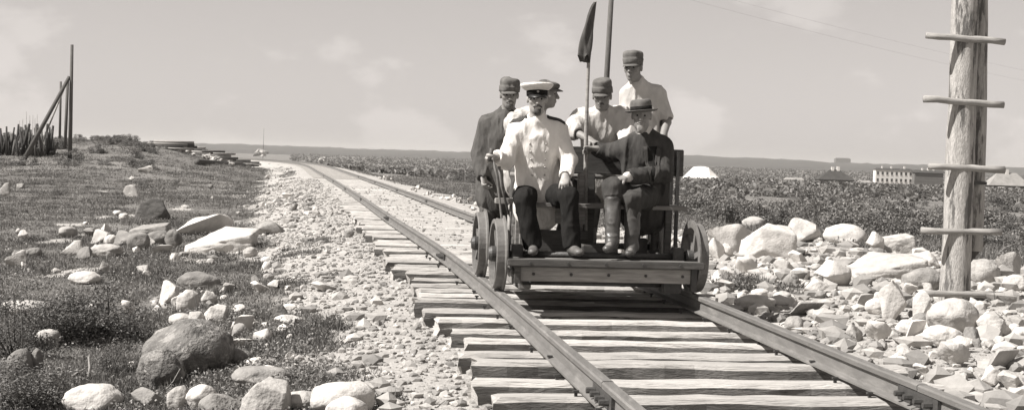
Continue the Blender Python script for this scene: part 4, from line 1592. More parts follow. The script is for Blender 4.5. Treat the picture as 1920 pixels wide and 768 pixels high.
for wy in (0.0, 1.27):
    for sx in (-1, 1):
        wh = bpy.data.objects.new('wheel', tyre_me)
        COL.objects.link(wh)
        wh.parent = cart
        wh.location = (sx * 0.805, wy, RZ + 0.281)
        wh.rotation_euler = (random.uniform(0, 6), 0, 0 if sx < 0 else math.pi)
        hb = bpy.data.objects.new('hub', hub_me)
        COL.objects.link(hb)
        hb.parent = wh
        for k in range(6):
            spk = bpy.data.objects.new('spoke', spoke_me)
            COL.objects.link(spk)
            spk.parent = wh
            spk.rotation_euler = (k * math.pi / 3, 0, 0)
    tube('axle', [(-.74, wy, RZ + .281), (.74, wy, RZ + .281)], [.028, .028], 'iron', cart, 12)

box('front_beam', -.775, .80, -.355, -.20, .352, .408, 'cart_beam', cart, .008)
box('front_board', -.70, .72, -.275, -.24, .232, .347, 'cart_pale', cart, .006)
box('bracket', -.715, -.665, -.305, -.280, .215, .350, 'cart_beam', cart, .004)
box('bracket', .705, .755, -.300, -.250, .17, .350, 'iron', cart, .004)
for bx_ in (-.60, -.30, .0, .30, .60):
    tube('bolt', [(bx_, -.357, .380), (bx_, -.366, .380)], [.013, .012], 'iron', cart, 7, 0, False)
    tube('bolt', [(bx_ + .04, -.277, .290), (bx_ + .04, -.287, .290)], [.013, .012], 'iron', cart, 7, 0, False)
for i in range(2):
    box('foot_plank', -.70, .70, -.195 + i * .082, -.118 + i * .082, .372, .402, 'cart_wood', cart, .005)
for i in range(10):
    y0 = -.04 + i * .150
    if abs(y0 + .07) < .0:
        continue
    box('floor_plank', -.70 + random.uniform(-.01, .01), .70 + random.uniform(-.01, .01), y0, y0 + .142, .262, .292, 'cart_wood', cart, .005)
for sx in (-1, 1):
    box('side_beam', sx * .60 - .05, sx * .60 + .05, -.10, 1.44, .150, .258, 'cart_wood', cart, .008)
    for wy in (0, 1.27):
        box('axle_box', sx * .66 - .045, sx * .66 + .045, wy - .06, wy + .06, .293, RZ + .36, 'iron', cart, .008)
# bench
box('seat_plank', -.62, .80, .23, .41, .795, .830, 'cart_wood', cart, .006)
box('seat_plank', -.62, .80, .425, .60, .795, .830, 'cart_wood', cart, .006)
box('backrest', -.46, .86, .640, .672, 1.075, 1.305, 'cart_dark', cart, .006)
for x0 in (.735, .79):
    box('backrest_post', x0, x0 + .030, .605, .635, .294, 1.29, 'iron', cart, .004)
box('backrest_post', -.40, -.35, .605, .638, .294, 1.26, 'cart_dark', cart, .004)
box('seat_leg', .62, .67, .26, .31, .294, .793, 'cart_dark', cart, .004)
box('seat_leg', -.60, -.55, .26, .31, .294, .793, 'cart_wood', cart, .004)
box('seat_leg', -.60, -.55, .52, .57, .294, .793, 'cart_wood', cart, .004)
box('seat_panel', -.46, .00, .43, .455, .294, .60, 'cart_dark', cart, .004)
box('seat_panel', -.30, -.05, .30, .33, .66, .793, 'cart_wood', cart, .004)
# gear case and lever stand behind the bench
q = CL(1105, 455, 11.55)
box('gear_case', q.x - .10, q.x + .09, .12, .42, .294, .50, 'cart_dark', cart, .01)
box('gear_post', q.x - .085, q.x - .035, .47, .54, .502, 1.08, 'cart_wood', cart, .006)
box('gear_post', q.x + .00, q.x + .075, .56, .60, .294, 1.08, 'cart_dark', cart, .006)
for sx in (-.14, .14):
    tube('stand_leg', [(sx, .85, .293), (0, 1.10, 1.02)], [.026, .022], 'iron', cart, 8)
    tube('stand_leg', [(sx, 1.45, .293), (0, 1.20, 1.02)], [.026, .022], 'iron', cart, 8)
tube('lever', [(0, .80, 1.02), (0, 1.15, 1.05), (0, 1.55, 1.00)], [.025, .03, .025], 'iron', cart, 8)
tube('lever_handle', [(-.62, .82, 1.05), (.62, .82, 1.05)], [.02, .02], 'cart_wood', cart, 8)
# side step bracket and brake rods at the left
q = CL(948, 376, 11.35)
box('arm_bracket', q.x - .085, q.x + .06, q.y - .03, q.y + .05, q.z - .025, q.z + .020, 'cart_pale', cart, .005)
a_, b_ = CL(956, 376, 11.35), CL(948, 480, 11.25)
tube('bracket_strut', [a_, a_.lerp(b_, .5) + Vector((.012, 0, 0)), b_], [.020, .017, .020], 'cart_pale', cart, 8, .1)
a_, b_, c_ = CL(921, 288, 11.12), CL(932, 330, 11.12), CL(945, 484, 11.05)
tube('brake_lever', [a_, b_, a_.lerp(c_, .65) + Vector((.02, 0, 0)), c_], [.011, .010, .009, .009], 'iron_worn', cart, 8)
tube('brake_handle', [CL(919, 303, 11.12), CL(922, 278, 11.12)], [.017, .016], 'cart_dark', cart, 10)
tube('brake_link', [CL(936, 312, 11.25), CL(941, 350, 11.3), CL(954, 402, 11.3)], [.012, .011, .010], 'iron_worn', cart, 8)
tube('brake_bar', [(-.62, -.12, .21), (.62, -.12, .21)], [.022, .022], 'iron', cart, 8)
box('brake_block', .50, .66, -.20, -.06, .145, .235, 'iron', cart, .01)

# ------------------------------------------------------------------ signal flag
YF = 11.70
fr = empty('furled_flag', W(1097, 440, YF))
tag(fr, 'dark furled flag on a rough stick held upright on the bench', 'flag')
bpy.context.view_layer.update()
st = tube('stick', [W(1097, 440, YF), W(1098, 330, YF), W(1099, 250, YF), W(1101, 180, YF), W(1104, 100, YF), W(1117, 3, YF)], [.018, .0175, .018, .016, .015, .008], 'wood_rung', None, 9, .10)
wchild(st, fr)
bm = bmesh.new()
rings = []
NS = 30
for i in range(22):
    f = i / 21
    c = W(1116 + (1097 - 1116) * (f ** 0.8) - 3 * math.sin(f * 3.1), 4 + f * 106, YF - .012)
    r = 0.008 + 0.030 * math.sin(min(f * 1.25, 1) * math.pi * 0.5) ** 0.8 * (1 if f < .93 else 1.06)
    ring = []
    for k in range(NS):
        a = 2 * math.pi * k / NS
        rr = r * (1 + .34 * math.sin(3 * a + f * 4.0) + .18 * math.sin(5 * a - f * 4))
        ring.append(bm.verts.new(c + Vector((math.cos(a) * rr * 1.12 - r * .10, math.sin(a) * rr * .75, (0.035 * math.sin(4 * a) if i == 21 else 0)))))
    rings.append(ring)
for i in range(21):
    for k in range(NS):
        bm.faces.new((rings[i][k], rings[i][(k + 1) % NS], rings[i + 1][(k + 1) % NS], rings[i + 1][k]))
bm.faces.new(rings[0])
bm.faces.new(rings[-1][::-1])
wchild(bm_obj('cloth', bm, 'flag', None, True), fr)

# ------------------------------------------------------------------ figures: distance fields meshed to one surface each


class Field:
    def __init__(self, vox):
        self.vox = vox
        self.prims = []

    def cone(self, a, b, ra, rb, k=0.03, flat=None, op='add'):
        a, b = np.array(a, float), np.array(b, float)
        m = max(ra, rb)
        fl = (np.array(flat[0], float) / np.linalg.norm(flat[0]), flat[1]) if flat else None

        def f(X, Y, Z):
            px, py, pz = X - a[0], Y - a[1], Z - a[2]
            ab = b - a
            L2 = max(ab @ ab, 1e-9)
            t = np.clip((px * ab[0] + py * ab[1] + pz * ab[2]) / L2, 0, 1)
            qx, qy, qz = px - t * ab[0], py - t * ab[1], pz - t * ab[2]
            d2 = qx * qx + qy * qy + qz * qz
            if fl:
                n, s = fl
                c = qx * n[0] + qy * n[1] + qz * n[2]
                d2 = d2 + c * c * (s * s - 1)
            return np.sqrt(d2) - (ra + (rb - ra) * t)
        self.prims.append((f, np.minimum(a, b) - m, np.maximum(a, b) + m, k, op))
        return self

    def ell(self, c, rad, R=None, k=0.02, op='add'):
        c = np.array(c, float)
        rad = np.array(rad, float)
        Rm = np.eye(3) if R is None else np.array(R, float)     # rows: local axes in world
        m = rad.max()

        def f(X, Y, Z):
            px, py, pz = X - c[0], Y - c[1], Z - c[2]
            s = 0
            g = 0
            for i in range(3):
                u = px * Rm[i, 0] + py * Rm[i, 1] + pz * Rm[i, 2]
                s = s + (u / rad[i]) ** 2
                g = g + (u / rad[i] ** 2) ** 2
            k0 = np.sqrt(s)
            k1 = np.sqrt(g) + 1e-9
            return k0 * (k0 - 1) / k1
        self.prims.append((f, c - m, c + m, k, op))
        return self

    def mesh(self, name, noise=None, cut=None):
        vox = self.vox
        adds = [p for p in self.prims if p[4] == 'add']
        lo = np.min([p[1] for p in adds], 0) - 4 * vox - 0.02
        hi = np.max([p[2] for p in adds], 0) + 4 * vox + 0.02
        n = np.ceil((hi - lo) / vox).astype(int) + 1
        D = np.full(n, 0.5, np.float32)
        ax = [lo[i] + vox * np.arange(n[i]) for i in range(3)]
        for f, l, h, k, op in self.prims:
            pad = k + 3 * vox
            i0 = np.clip(np.floor((l - pad - lo) / vox).astype(int), 0, n - 1)
            i1 = np.clip(np.ceil((h + pad - lo) / vox).astype(int) + 1, 1, n)
            s = tuple(slice(i0[i], i1[i]) for i in range(3))
            d = f(ax[0][s[0]][:, None, None], ax[1][s[1]][None, :, None], ax[2][s[2]][None, None, :])
            o = D[s]
            if op == 'add':
                hh = np.maximum(k - np.abs(o - d), 0) / k
                D[s] = np.minimum(o, d) - hh * hh * k * 0.25
            else:
                d = -d
                hh = np.maximum(k - np.abs(o - d), 0) / k
                D[s] = np.maximum(o, d) + hh * hh * k * 0.25
        if noise:
            band = np.argwhere(np.abs(D) < 0.03)
            P = lo + band * vox
            add = np.zeros(len(P))
            for amp, fr_, seed in noise:
                q = P * np.array(fr_)
                wv = noise3(P[:, 0] * 4 + seed, P[:, 1] * 4, P[:, 2] * 4) * 1.2
                v = noise3(q[:, 0] + wv, q[:, 1] + wv + seed, q[:, 2] + wv)
                add += amp * (0.7 - 2.2 * np.abs(v) ** 0.8)              # creases
            D[band[:, 0], band[:, 1], band[:, 2]] -= add.astype(np.float32)
        if cut:
            for f in cut:
                D = np.maximum(D, f(ax[0][:, None, None], ax[1][None, :, None], ax[2][None, None, :]).astype(np.float32))
        S = D < 0
        c = np.zeros(np.array(n) - 1, np.int8)
        offs = [(a, b, e) for a in (0, 1) for b in (0, 1) for e in (0, 1)]
        for a, b, e in offs:
            c += S[a:n[0] - 1 + a, b:n[1] - 1 + b, e:n[2] - 1 + e]
        act = (c > 0) & (c < 8)
        cells = np.argwhere(act)
        idx = np.full(act.shape, -1, np.int32)
        idx[act] = np.arange(len(cells))
        val = {o: D[cells[:, 0] + o[0], cells[:, 1] + o[1], cells[:, 2] + o[2]] for o in offs}
        acc = np.zeros((len(cells), 3))
        num = np.zeros(len(cells))
        for o in offs:
            for axi in range(3):
                if o[axi] == 0:
                    o2 = list(o)
                    o2[axi] = 1
                    d0, d1 = val[o], val[tuple(o2)]
                    cr_ = (d0 < 0) != (d1 < 0)
                    t = np.where(cr_, d0 / np.where(cr_, d0 - d1, 1), 0)
                    pos = np.tile(np.array(o, float), (len(cells), 1))
                    pos[:, axi] += t
                    acc += pos * cr_[:, None]
                    num += cr_
        V = lo + (cells + acc / num[:, None]) * vox
        quads = []
        for axi in range(3):
            u, v = (axi + 1) % 3, (axi + 2) % 3
            sl0 = [slice(None)] * 3
            sl1 = [slice(None)] * 3
            sl0[axi] = slice(0, n[axi] - 1)
            sl1[axi] = slice(1, n[axi])
            a, b = S[tuple(sl0)], S[tuple(sl1)]
            e = np.argwhere(a != b)
            e = e[(e[:, u] > 0) & (e[:, v] > 0) & (e[:, u] < n[u] - 1) & (e[:, v] < n[v] - 1)]

            def cell(du, dv):
                q = e.copy()
                q[:, u] += du
                q[:, v] += dv
                return idx[q[:, 0], q[:, 1], q[:, 2]]
            Q = np.stack([cell(-1, -1), cell(0, -1), cell(0, 0), cell(-1, 0)], 1)
            flip = ~a[e[:, 0], e[:, 1], e[:, 2]]
            Q[flip] = Q[flip][:, ::-1]
            quads.append(Q)
        Q = np.concatenate(quads)
        Q = Q[(Q >= 0).all(1)]
        return mesh_np(name, V, Q, True)


def nrm(v):
    v = np.array(v, float)
    return v / np.linalg.norm(v)


def frame(f, u=(0, 0, 1)):
    f = nrm(f)
    u = np.array(u, float)
    u = nrm(u - f * (u @ f))
    r = np.cross(f, u)
    return f, u, r


def head(F, c, f, u, r, scale=1.0):
    c = np.array(c, float)
    R = np.array([r, f, u])
    s = scale

    def P(a, b, e):
        return c + (r * a + f * b + u * e) * s
    F.ell(P(0, -.012, .030), np.array((.074, .094, .092)) * s, R, .02)
    F.ell(P(0, .024, -.042), np.array((.057, .066, .078)) * s, R, .035)
    F.ell(P(0, .060, -.096), np.array((.026, .024, .020)) * s, R, .025)
    F.cone(P(-.034, .076, .026), P(.034, .076, .026), .014 * s, .014 * s, .018)
    F.ell(P(-.042, .058, -.016), np.array((.022, .022, .022)) * s, R, .022)
    F.ell(P(.042, .058, -.016), np.array((.022, .022, .022)) * s, R, .022)
    F.ell(P(-.031, .100, .006), np.array((.019, .019, .013)) * s, R, .012, 'sub')
    F.ell(P(.031, .100, .006), np.array((.019, .019, .013)) * s, R, .012, 'sub')
    F.ell(P(-.031, .070, .006), np.array((.013, .013, .011)) * s, R, .006)
    F.ell(P(.031, .070, .006), np.array((.013, .013, .011)) * s, R, .006)
    F.cone(P(0, .086, .018), P(0, .110, -.028), .009 * s, .014 * s, .010)
    F.ell(P(-.013, .096, -.031), np.array((.009, .011, .008)) * s, R, .008)
    F.ell(P(.013, .096, -.031), np.array((.009, .011, .008)) * s, R, .008)
    F.ell(P(0, .086, -.058), np.array((.024, .012, .008)) * s, R, .010)
    F.ell(P(0, .084, -.070), np.array((.020, .012, .008)) * s, R, .010)
    for sg in (-1, 1):
        F.ell(P(sg * .077, -.006, -.004), np.array((.010, .020, .033)) * s, R, .010)


def hand(F, w_, d, n, thumb, curl=0.5, spread=0.0, L=1.0):
    """w_ wrist, d along the hand, n the way the palm faces, thumb +1/-1 along cross(d, n)"""
    w_ = np.array(w_, float)
    d = nrm(d)
    n = np.array(n, float)
    n = nrm(n - d * (n @ d))
    l = np.cross(d, n) * thumb
    F.cone(w_, w_ + d * .03, .027, .028, .02, (n, 1.25))
    F.cone(w_ + d * .025 + l * .004, w_ + d * .078, .036, .040, .012, (n, 2.1))
    lens = (.070, .078, .072, .056)
    for i in range(4):
        off = .030 - .0205 * i
        p0 = w_ + d * (.088 - .006 * abs(i - 1)) + l * off
        ang = 0.15
        dirv = nrm(d + l * spread * (1.5 - i) * .3)
        segs = (.45, .31, .24)
        p = p0
        for j, sg in enumerate(segs):
            ang += curl * (0.9, 1.1, .8)[j]
            q = p + (dirv * math.cos(ang) + n * math.sin(ang)) * lens[i] * sg * L
            F.cone(p, q, .0094 - .0007 * j, .0088 - .0007 * j, .005)
            p = q
    t0 = w_ + d * .030 + l * .026 + n * .006
    td = nrm(d * .65 + l * (.75 - .5 * curl) + n * (.15 + .55 * curl))
    t1 = t0 + td * .038
    t2 = t1 + nrm(td * .8 + d * .25 + n * (.5 * curl) - l * (.35 * curl)) * .032
    F.cone(t0 - td * .012, t1, .014, .0115, .012)
    F.cone(t1, t2, .0110, .0088, .006)


def lathe_cap(name, prof, c, f, u, r, mat, parent, sx=1.0, sf=1.12, seg=44, wob=0.0, seed=0, tilt=None):
    bm = bmesh.new()
    rings = []
    c = np.array(c, float)
    for i, (rad, z) in enumerate(prof):
        ring = []
        for k in range(seg):
            a = 2 * math.pi * k / seg
            w_ = 1 + wob * float(noise3(math.cos(a) * 2 + seed, math.sin(a) * 2, z * 9))
            ring.append(bm.verts.new(c + (r * math.cos(a) * sx + f * math.sin(a) * sf) * rad * w_ + u * (z + wob * .10 * float(noise3(math.cos(a) * 1.5 + seed, math.sin(a) * 1.5, 5.5)))))
        rings.append(ring)
    for i in range(len(rings) - 1):
        for k in range(seg):
            bm.faces.new((rings[i][k], rings[i][(k + 1) % seg], rings[i + 1][(k + 1) % seg], rings[i + 1][k]))
    bm.faces.new(rings[-1])
    bm.faces.new(rings[0][::-1])
    return bm_obj(name, bm, mat, parent, True)


def visor(name, c, f, u, r, r0, length, drop, half, mat, parent, sf=1.12, z=0.03):
    bm = bmesh.new()
    c = np.array(c, float)
    na, nr_ = 14, 5
    grids = []
    for th in (0.0, -0.004):
        g = []
        for i in range(na + 1):
            a = -half + 2 * half * i / na
            row = []
            for j in range(nr_ + 1):
                t = j / nr_
                ext = length * math.cos(a * (math.pi / 2) / half * .98) ** .7
                rad = r0 + ext * t
                row.append(bm.verts.new(c + r * math.sin(a) * (r0 + ext * t * .5) + f * math.cos(a) * rad * sf + u * (z - drop * t * t - .012 * t * (1 - math.cos(a)) + th)))
            g.append(row)
        grids.append(g)
    for g in grids:
        for i in range(na):
            for j in range(nr_):
                bm.faces.new((g[i][j], g[i + 1][j], g[i + 1][j + 1], g[i][j + 1]))
    a, b = grids
    for i in range(na):
        bm.faces.new((a[i][nr_], a[i + 1][nr_], b[i + 1][nr_], b[i][nr_]))
    return bm_obj(name, bm, mat, parent, True)


def field_cap(c, f, u, r, parent, seed):
    """soft tall wool field cap with folded side flaps and a short peak"""
    cap = lathe_cap('cap', [(.083, .030), (.089, .032), (.0905, .055), (.0915, .078), (.0895, .083), (.0865, .084), (.0870, .105), (.0865, .124), (.081, .140), (.066, .150), (.035, .154), (.004, .154)],
                    c, f, u, r, 'cloth_mid', parent, 1.0, 1.12, wob=0.10, seed=seed)
    visor('peak', c, f, u, r, .083, .040, .018, 1.15, 'cloth_mid', cap, z=.036)
    return cap


def conform(me, pts, f, off=0.004):
    bvh = BVHTree.FromPolygons([v.co[:] for v in me.vertices], [p.vertices[:] for p in me.polygons])
    fv = Vector(f)
    outp = []
    for p in pts:
        h = bvh.ray_cast(Vector(p) + fv * 0.5, -fv)
        outp.append((h[0] + fv * off) if h[0] is not None else Vector(p))
    return outp


def patch(name, me, corners, f, mat, parent, off=0.004, n=6, m=6, thick=0.004):
    """a thin quad panel laid on a garment; corners in world space: a b c d (bilinear)"""
    A, B, C_, D_ = [np.array(q, float) for q in corners]
    pts = []
    for i in range(n + 1):
        for j in range(m + 1):
            s_, t_ = i / n, j / m
            pts.append((A * (1 - s_) + B * s_) * (1 - t_) + (D_ * (1 - s_) + C_ * s_) * t_)
    top_ = conform(me, pts, f, off)
    bot = [p - Vector(f) * (thick + .004) for p in top_]
    bm = bmesh.new()
    tv = [bm.verts.new(p) for p in top_]
    bv = [bm.verts.new(p) for p in bot]
    I = lambda i, j: i * (m + 1) + j
    for i in range(n):
        for j in range(m):
            bm.faces.new((tv[I(i, j)], tv[I(i + 1, j)], tv[I(i + 1, j + 1)], tv[I(i, j + 1)]))
    ring = [I(i, 0) for i in range(n)] + [I(n, j) for j in range(m)] + [I(i, m) for i in range(n, 0, -1)] + [I(0, j) for j in range(m, 0, -1)]
    for a, b in zip(ring, ring[1:] + ring[:1]):
        bm.faces.new((tv[a], tv[b], bv[b], bv[a]))
    return bm_obj(name, bm, mat, parent, True)


def A3(v):
    return np.array(v[:], float)


class Person:
    """j: world joints. A is the side on the left in the picture, B on the right."""

    def __init__(self, label, j, face, skin='skin', hands=None, up=(0, 0, 1), hs=1.0):
        self.j = {k: A3(v) for k, v in j.items()}
        J = self.j
        self.f, self.u, self.r = frame(face, up)
        self.shm = (J['shA'] + J['shB']) / 2
        self.hpm = (J['hipA'] + J['hipB']) / 2
        self.tu = nrm(self.shm - self.hpm)
        rt = nrm(J['shB'] - J['shA'])
        self.tf = nrm(np.cross(rt, self.tu) * (-1))
        if self.tf[1] > 0.6:
            self.tf = -self.tf
        self.rt = rt
        self.hs = hs
        B = Field(0.0065)
        head(B, J['head'], self.f, self.u, self.r, hs)
        B.cone(J['head'] - self.u * .07 - self.f * .018, J['neck'], .056, .062, .03)
        B.cone(J['neck'], self.shm, .055, .07, .04)
        self.torso(B, -.02)
        for s in 'AB':
            B.cone(J['sh' + s], J['el' + s], .046, .040, .03)
            B.cone(J['el' + s], J['wr' + s], .040, .027, .02)
            B.cone(J['hip' + s], J['kn' + s], .075, .052, .04)
            B.cone(J['kn' + s], J['an' + s], .050, .036, .02)
            B.cone(J['an' + s] - np.array((0, 0, .03)), J['toe' + s], .034, .026, .02)
        for s in 'AB':
            h = (hands or {}).get(s, {})
            dv = h.get('d', J['wr' + s] - J['el' + s])
            hand(B, J['wr' + s], dv, h.get('n', (0, 0, -1)), h.get('thumb', 1), h.get('curl', .4), h.get('spread', .1))
        me = B.mesh('person')
        self.o = link('person', me, skin)
        tag(self.o, label, 'person')
        for sg in (-1, 1):
            c = J['head'] + (self.r * sg * .031 + self.f * .0790 + self.u * .004) * hs
            bm = bmesh.new()
            bmesh.ops.create_uvsphere(bm, u_segments=10, v_segments=6, radius=.0085, matrix=Matrix.Translation(c))
            bm_obj('eye', bm, 'eye', self.o, True)

    def torso(self, F, infl, waist=0.0, k=.05):
        J = self.j
        L = np.linalg.norm(self.shm - self.hpm)
        a = self.hpm
        wst = a + self.tu * L * .42
        ch = a + self.tu * L * .74
        F.cone(a, wst, .165 + infl, .150 + infl + waist, k, (self.tf, 1.30))
        F.cone(wst, ch, .150 + infl + waist, .172 + infl, k, (self.tf, 1.30))
        F.cone(J['shA'] * .86 + J['shB'] * .14 - self.tu * .02, J['shB'] * .86 + J['shA'] * .14 - self.tu * .02, .078 + infl, .078 + infl, k)
        F.cone(self.shm, J['neck'], .085 + infl, .055 + infl * .5, k)
        for s in 'AB':
            F.cone(J['neck'] - self.tu * .035, J['sh' + s] * .8 + self.shm * .2 + self.tu * .012, .050 + infl * .6, .062 + infl, .05)

    def garment(self, name, mat, fill, vox=.0085, noise=None, cut=None):
        F = Field(vox)
        fill(F)
        me = F.mesh(name, noise, cut)
        return link(name, me, mat, self.o)

    def shirt(self, name, mat, infl=.012, sleeveA=1.0, sleeveB=1.0, skirt=.12, seed=0, amp=.007, wid=1.0, collar=None):
        J = self.j

        def fill(F):
            self.torso(F, infl)
            if skirt:
                F.cone(self.hpm + self.tu * .05, self.hpm - self.tu * skirt, .170 + infl, .185 + infl, .05, (self.tf, 1.25))
            for s, sl_ in (('A', sleeveA), ('B', sleeveB)):
                if sl_ < 0:
                    e = J['sh' + s] + (J['el' + s] - J['sh' + s]) * .74
                    F.cone(J['sh' + s], e, .064 * wid + infl * .6, .058 * wid + infl * .6, .035)
                    F.cone(e, e + (J['sh' + s] - e) * .12, .066 * wid, .066 * wid, .008)
                    dv = nrm(J['el' + s] - J['sh' + s])
                    F.cone(e + dv * .085, e + dv * .11, .065, .065, .006, None, 'sub')
                    continue
                F.cone(J['sh' + s], J['el' + s], .064 * wid + infl * .6, .050 * wid + infl * .6, .035)
                if sl_ > 0:
                    e = J['el' + s] + (J['wr' + s] - J['el' + s]) * sl_
                    F.cone(J['el' + s], e, .050 * wid + infl * .6, .040 * wid + infl * .45, .02)
                    dv = nrm(J['wr' + s] - J['el' + s])
                    F.cone(e + dv * .062, e + dv * .085, .060, .060, .006, None, 'sub')
            if collar:
                F.cone(J['neck'] - self.tu * .02, J['neck'] + self.tu * collar, .066, .063, .012)
        return self.garment(name, mat, fill, noise=[(amp, (12, 12, 3.0), 3.1 + seed), (amp * .4, (24, 24, 8), 8.2 + seed)])

    def trousers(self, mat, w0=.098, w1=.078, w2=.066, upto=1.0, seed=0, amp=.011):
        J = self.j

        def fill(F):
            F.cone(J['hipA'], J['hipB'], .118, .118, .04)
            F.cone(self.hpm, self.hpm + self.tu * .12, .135, .145, .04, (self.tf, 1.2))
            for s in 'AB':
                F.cone(J['hip' + s], J['kn' + s], w0 + .01, w1, .03)
                e = J['kn' + s] + (J['an' + s] - J['kn' + s]) * upto
                F.cone(J['kn' + s], e, w1, w2, .025)
                dv = nrm(J['an' + s] - J['kn' + s])
                F.cone(e + dv * .085, e + dv * .12, .082, .082, .006, None, 'sub')
        return self.garment('trousers', mat, fill, noise=[(amp, (10, 10, 3.6), 5.5 + seed), (amp * .4, (22, 22, 12), 1.2 + seed)])

    def boots(self, mat, tall=.85, name='boot', w=.058):
        J = self.j
        for s in 'AB':
            an, kn, toe = J['an' + s], J['kn' + s], J['toe' + s]

            def fill(F):
                st_ = an + (kn - an) * tall
                F.cone(an, st_, w - .006, w + .010, .02)
                heel = np.array((an[0], an[1], toe[2])) + nrm(np.array((an[0] - toe[0], an[1] - toe[1], 0)) + 1e-6) * .03
                F.cone(an - np.array((0, 0, .02)), heel + np.array((0, 0, .012)), w - .008, .038, .03)
                d = toe - heel
                F.cone(heel + np.array((0, 0, .008)), toe + np.array((0, 0, .000)), .040, .040, .02, ((0, 0, 1), 1.35))
                F.cone(an - np.array((0, 0, .02)), heel + d * .62 + np.array((0, 0, .008)), .042, .034, .02)
            zmin = toe[2] - .030
            o = self.garment(name, mat, fill, .0075, [(.006, (13, 13, 17), 2.0 + (s == 'B'))] if tall > .4 else None, cut=[lambda X, Y, Z, z=zmin: z - Z + 0 * X + 0 * Y])

    def hair(self, mat='hair', z0=-.02, back=True):
        J = self.j
        c, f, u, r, s = J['head'], self.f, self.u, self.r, self.hs
        R = np.array([r, f, u])

        def fill(F):
            F.ell(c + (-f * .020 + u * .032) * s, np.array((.080, .096, .094)) * s, R, .01)
            F.ell(c + (f * .085 - u * .02) * s, np.array((.085, .095, .11)) * s, R, .01, 'sub')
            F.ell(c + (-u * .115) * s, np.array((.12, .15, .085)) * s, R, .01, 'sub')
        return self.garment('hair', mat, fill, .007, [(.003, (60, 60, 30), 4.0)])

    def moustache(self, mat='hair', wide=.034, beard=0.0):
        c, f, u, r = self.j['head'], self.f, self.u, self.r

        def fill(F):
            for sg in (-1, 1):
                F.cone(c + f * .098 - u * .046, c + f * .080 - u * .062 + r * sg * wide, .011, .006, .008)
            if beard:
                F.ell(c + f * .070 - u * (.090 + beard * .5), (.034, .028, .024 + beard), np.array([r, f, u]), .015)
        return self.garment('moustache', mat, fill, .005, [(.002, (80, 80, 80), 1.0)])


def V3(*a):
    return Vector(a)


FLR = 0.292
# 1 ---- officer in white, seated on the front bench
off_j = dict(head=W(1007, 186, 11.40), neck=W(1007, 223, 11.46), shA=W(969, 246, 11.50), shB=W(1046, 247, 11.50),
             elA=W(949, 301, 11.42), wrA=W(931, 294, 11.20), elB=W(1069, 300, 11.46), wrB=W(1060, 330, 11.26),
             hipA=W(988, 366, 11.62), hipB=W(1030, 366, 11.62), knA=W(983, 371, 11.17), knB=W(1067, 368, 11.16),
             anA=W(1000, 461, 11.14), anB=W(1074, 463, 11.12), toeA=W(999, 472, 10.95), toeB=W(1086, 473, 10.93))
P1 = Person('bearded officer in white double-breasted tunic and white peaked cap, seated at left', off_j, (0.06, -1, -0.06), 'skin',
            dict(A=dict(d=(-.55, -.75, .1), n=(-.2, -.1, -1), thumb=-1, curl=1.05), B=dict(d=(-.10, -.72, -.62), n=(0, .55, -.8), thumb=1, curl=.30, spread=.2)))
tunic = P1.shirt('tunic', 'linen_white', .028, .93, .93, .10, 1, .010, 1.08, collar=.030)
P1.trousers('cloth_black', .095, .085, .076, .96, 2)
P1.boots('leather_dusty', .16, 'shoe', .050)
P1.hair('hair')
P1.moustache('hair', .036, .014)
c, f, u, r = P1.j['head'], P1.f, P1.u, P1.r
u2 = nrm(u + r * .03 - f * .06)
f2, u2, r2 = frame(f + u * .08, u2)
cap = lathe_cap('cap', [(.085, .068), (.098, .074), (.122, .092), (.134, .108), (.137, .117), (.133, .125), (.118, .130), (.085, .133), (.04, .133), (.003, .132)], c, f2, u2, r2, 'linen_white', P1.o, 1.0, 1.04, wob=.02)
lathe_cap('cap_band', [(.080, .026), (.0865, .028), (.0875, .050), (.0870, .074), (.080, .075)], c, f2, u2, r2, 'cloth_black', cap, 1.0, 1.12)
visor('peak', c, f2, u2, r2, .084, .040, .026, 1.1, 'patent', cap, z=.034)
cc = c + f2 * .100 + u2 * .056
tube('cockade', [cc, cc + f2 * .004], [.010, .008], 'brass', cap, 10)
tf = P1.tf
for ln in ((.42, .0), (.42, 1.0)):
    pass
for row, sx in enumerate((-.055, .062)):
    for i in range(5):
        p = P1.shm + P1.rt * (sx * (1.15 - .07 * i)) - P1.tu * (.075 + .065 * i) + tf * .1
        q = conform(tunic.data, [p], tf, 0.0)[0]
        bm = bmesh.new()
        bmesh.ops.create_icosphere(bm, subdivisions=1, radius=.0095, matrix=Matrix.Translation(q))
        b = bm_obj('button', bm, 'brass', tunic, True)
for s, sg in (('A', -1), ('B', 1)):
    sh = P1.j['sh' + s]
    a0 = P1.j['neck'] + P1.rt * sg * .075 - P1.tf * .0
    a1 = sh + P1.rt * sg * .035
    pts4 = (a0 + tf * .032, a1 + tf * .034, a1 - tf * .034, a0 - tf * .032)
    patch('shoulder_board', tunic.data, pts4, nrm(P1.tu + P1.rt * sg * .35), 'cloth_suit', tunic, .006, 8, 4, .008)

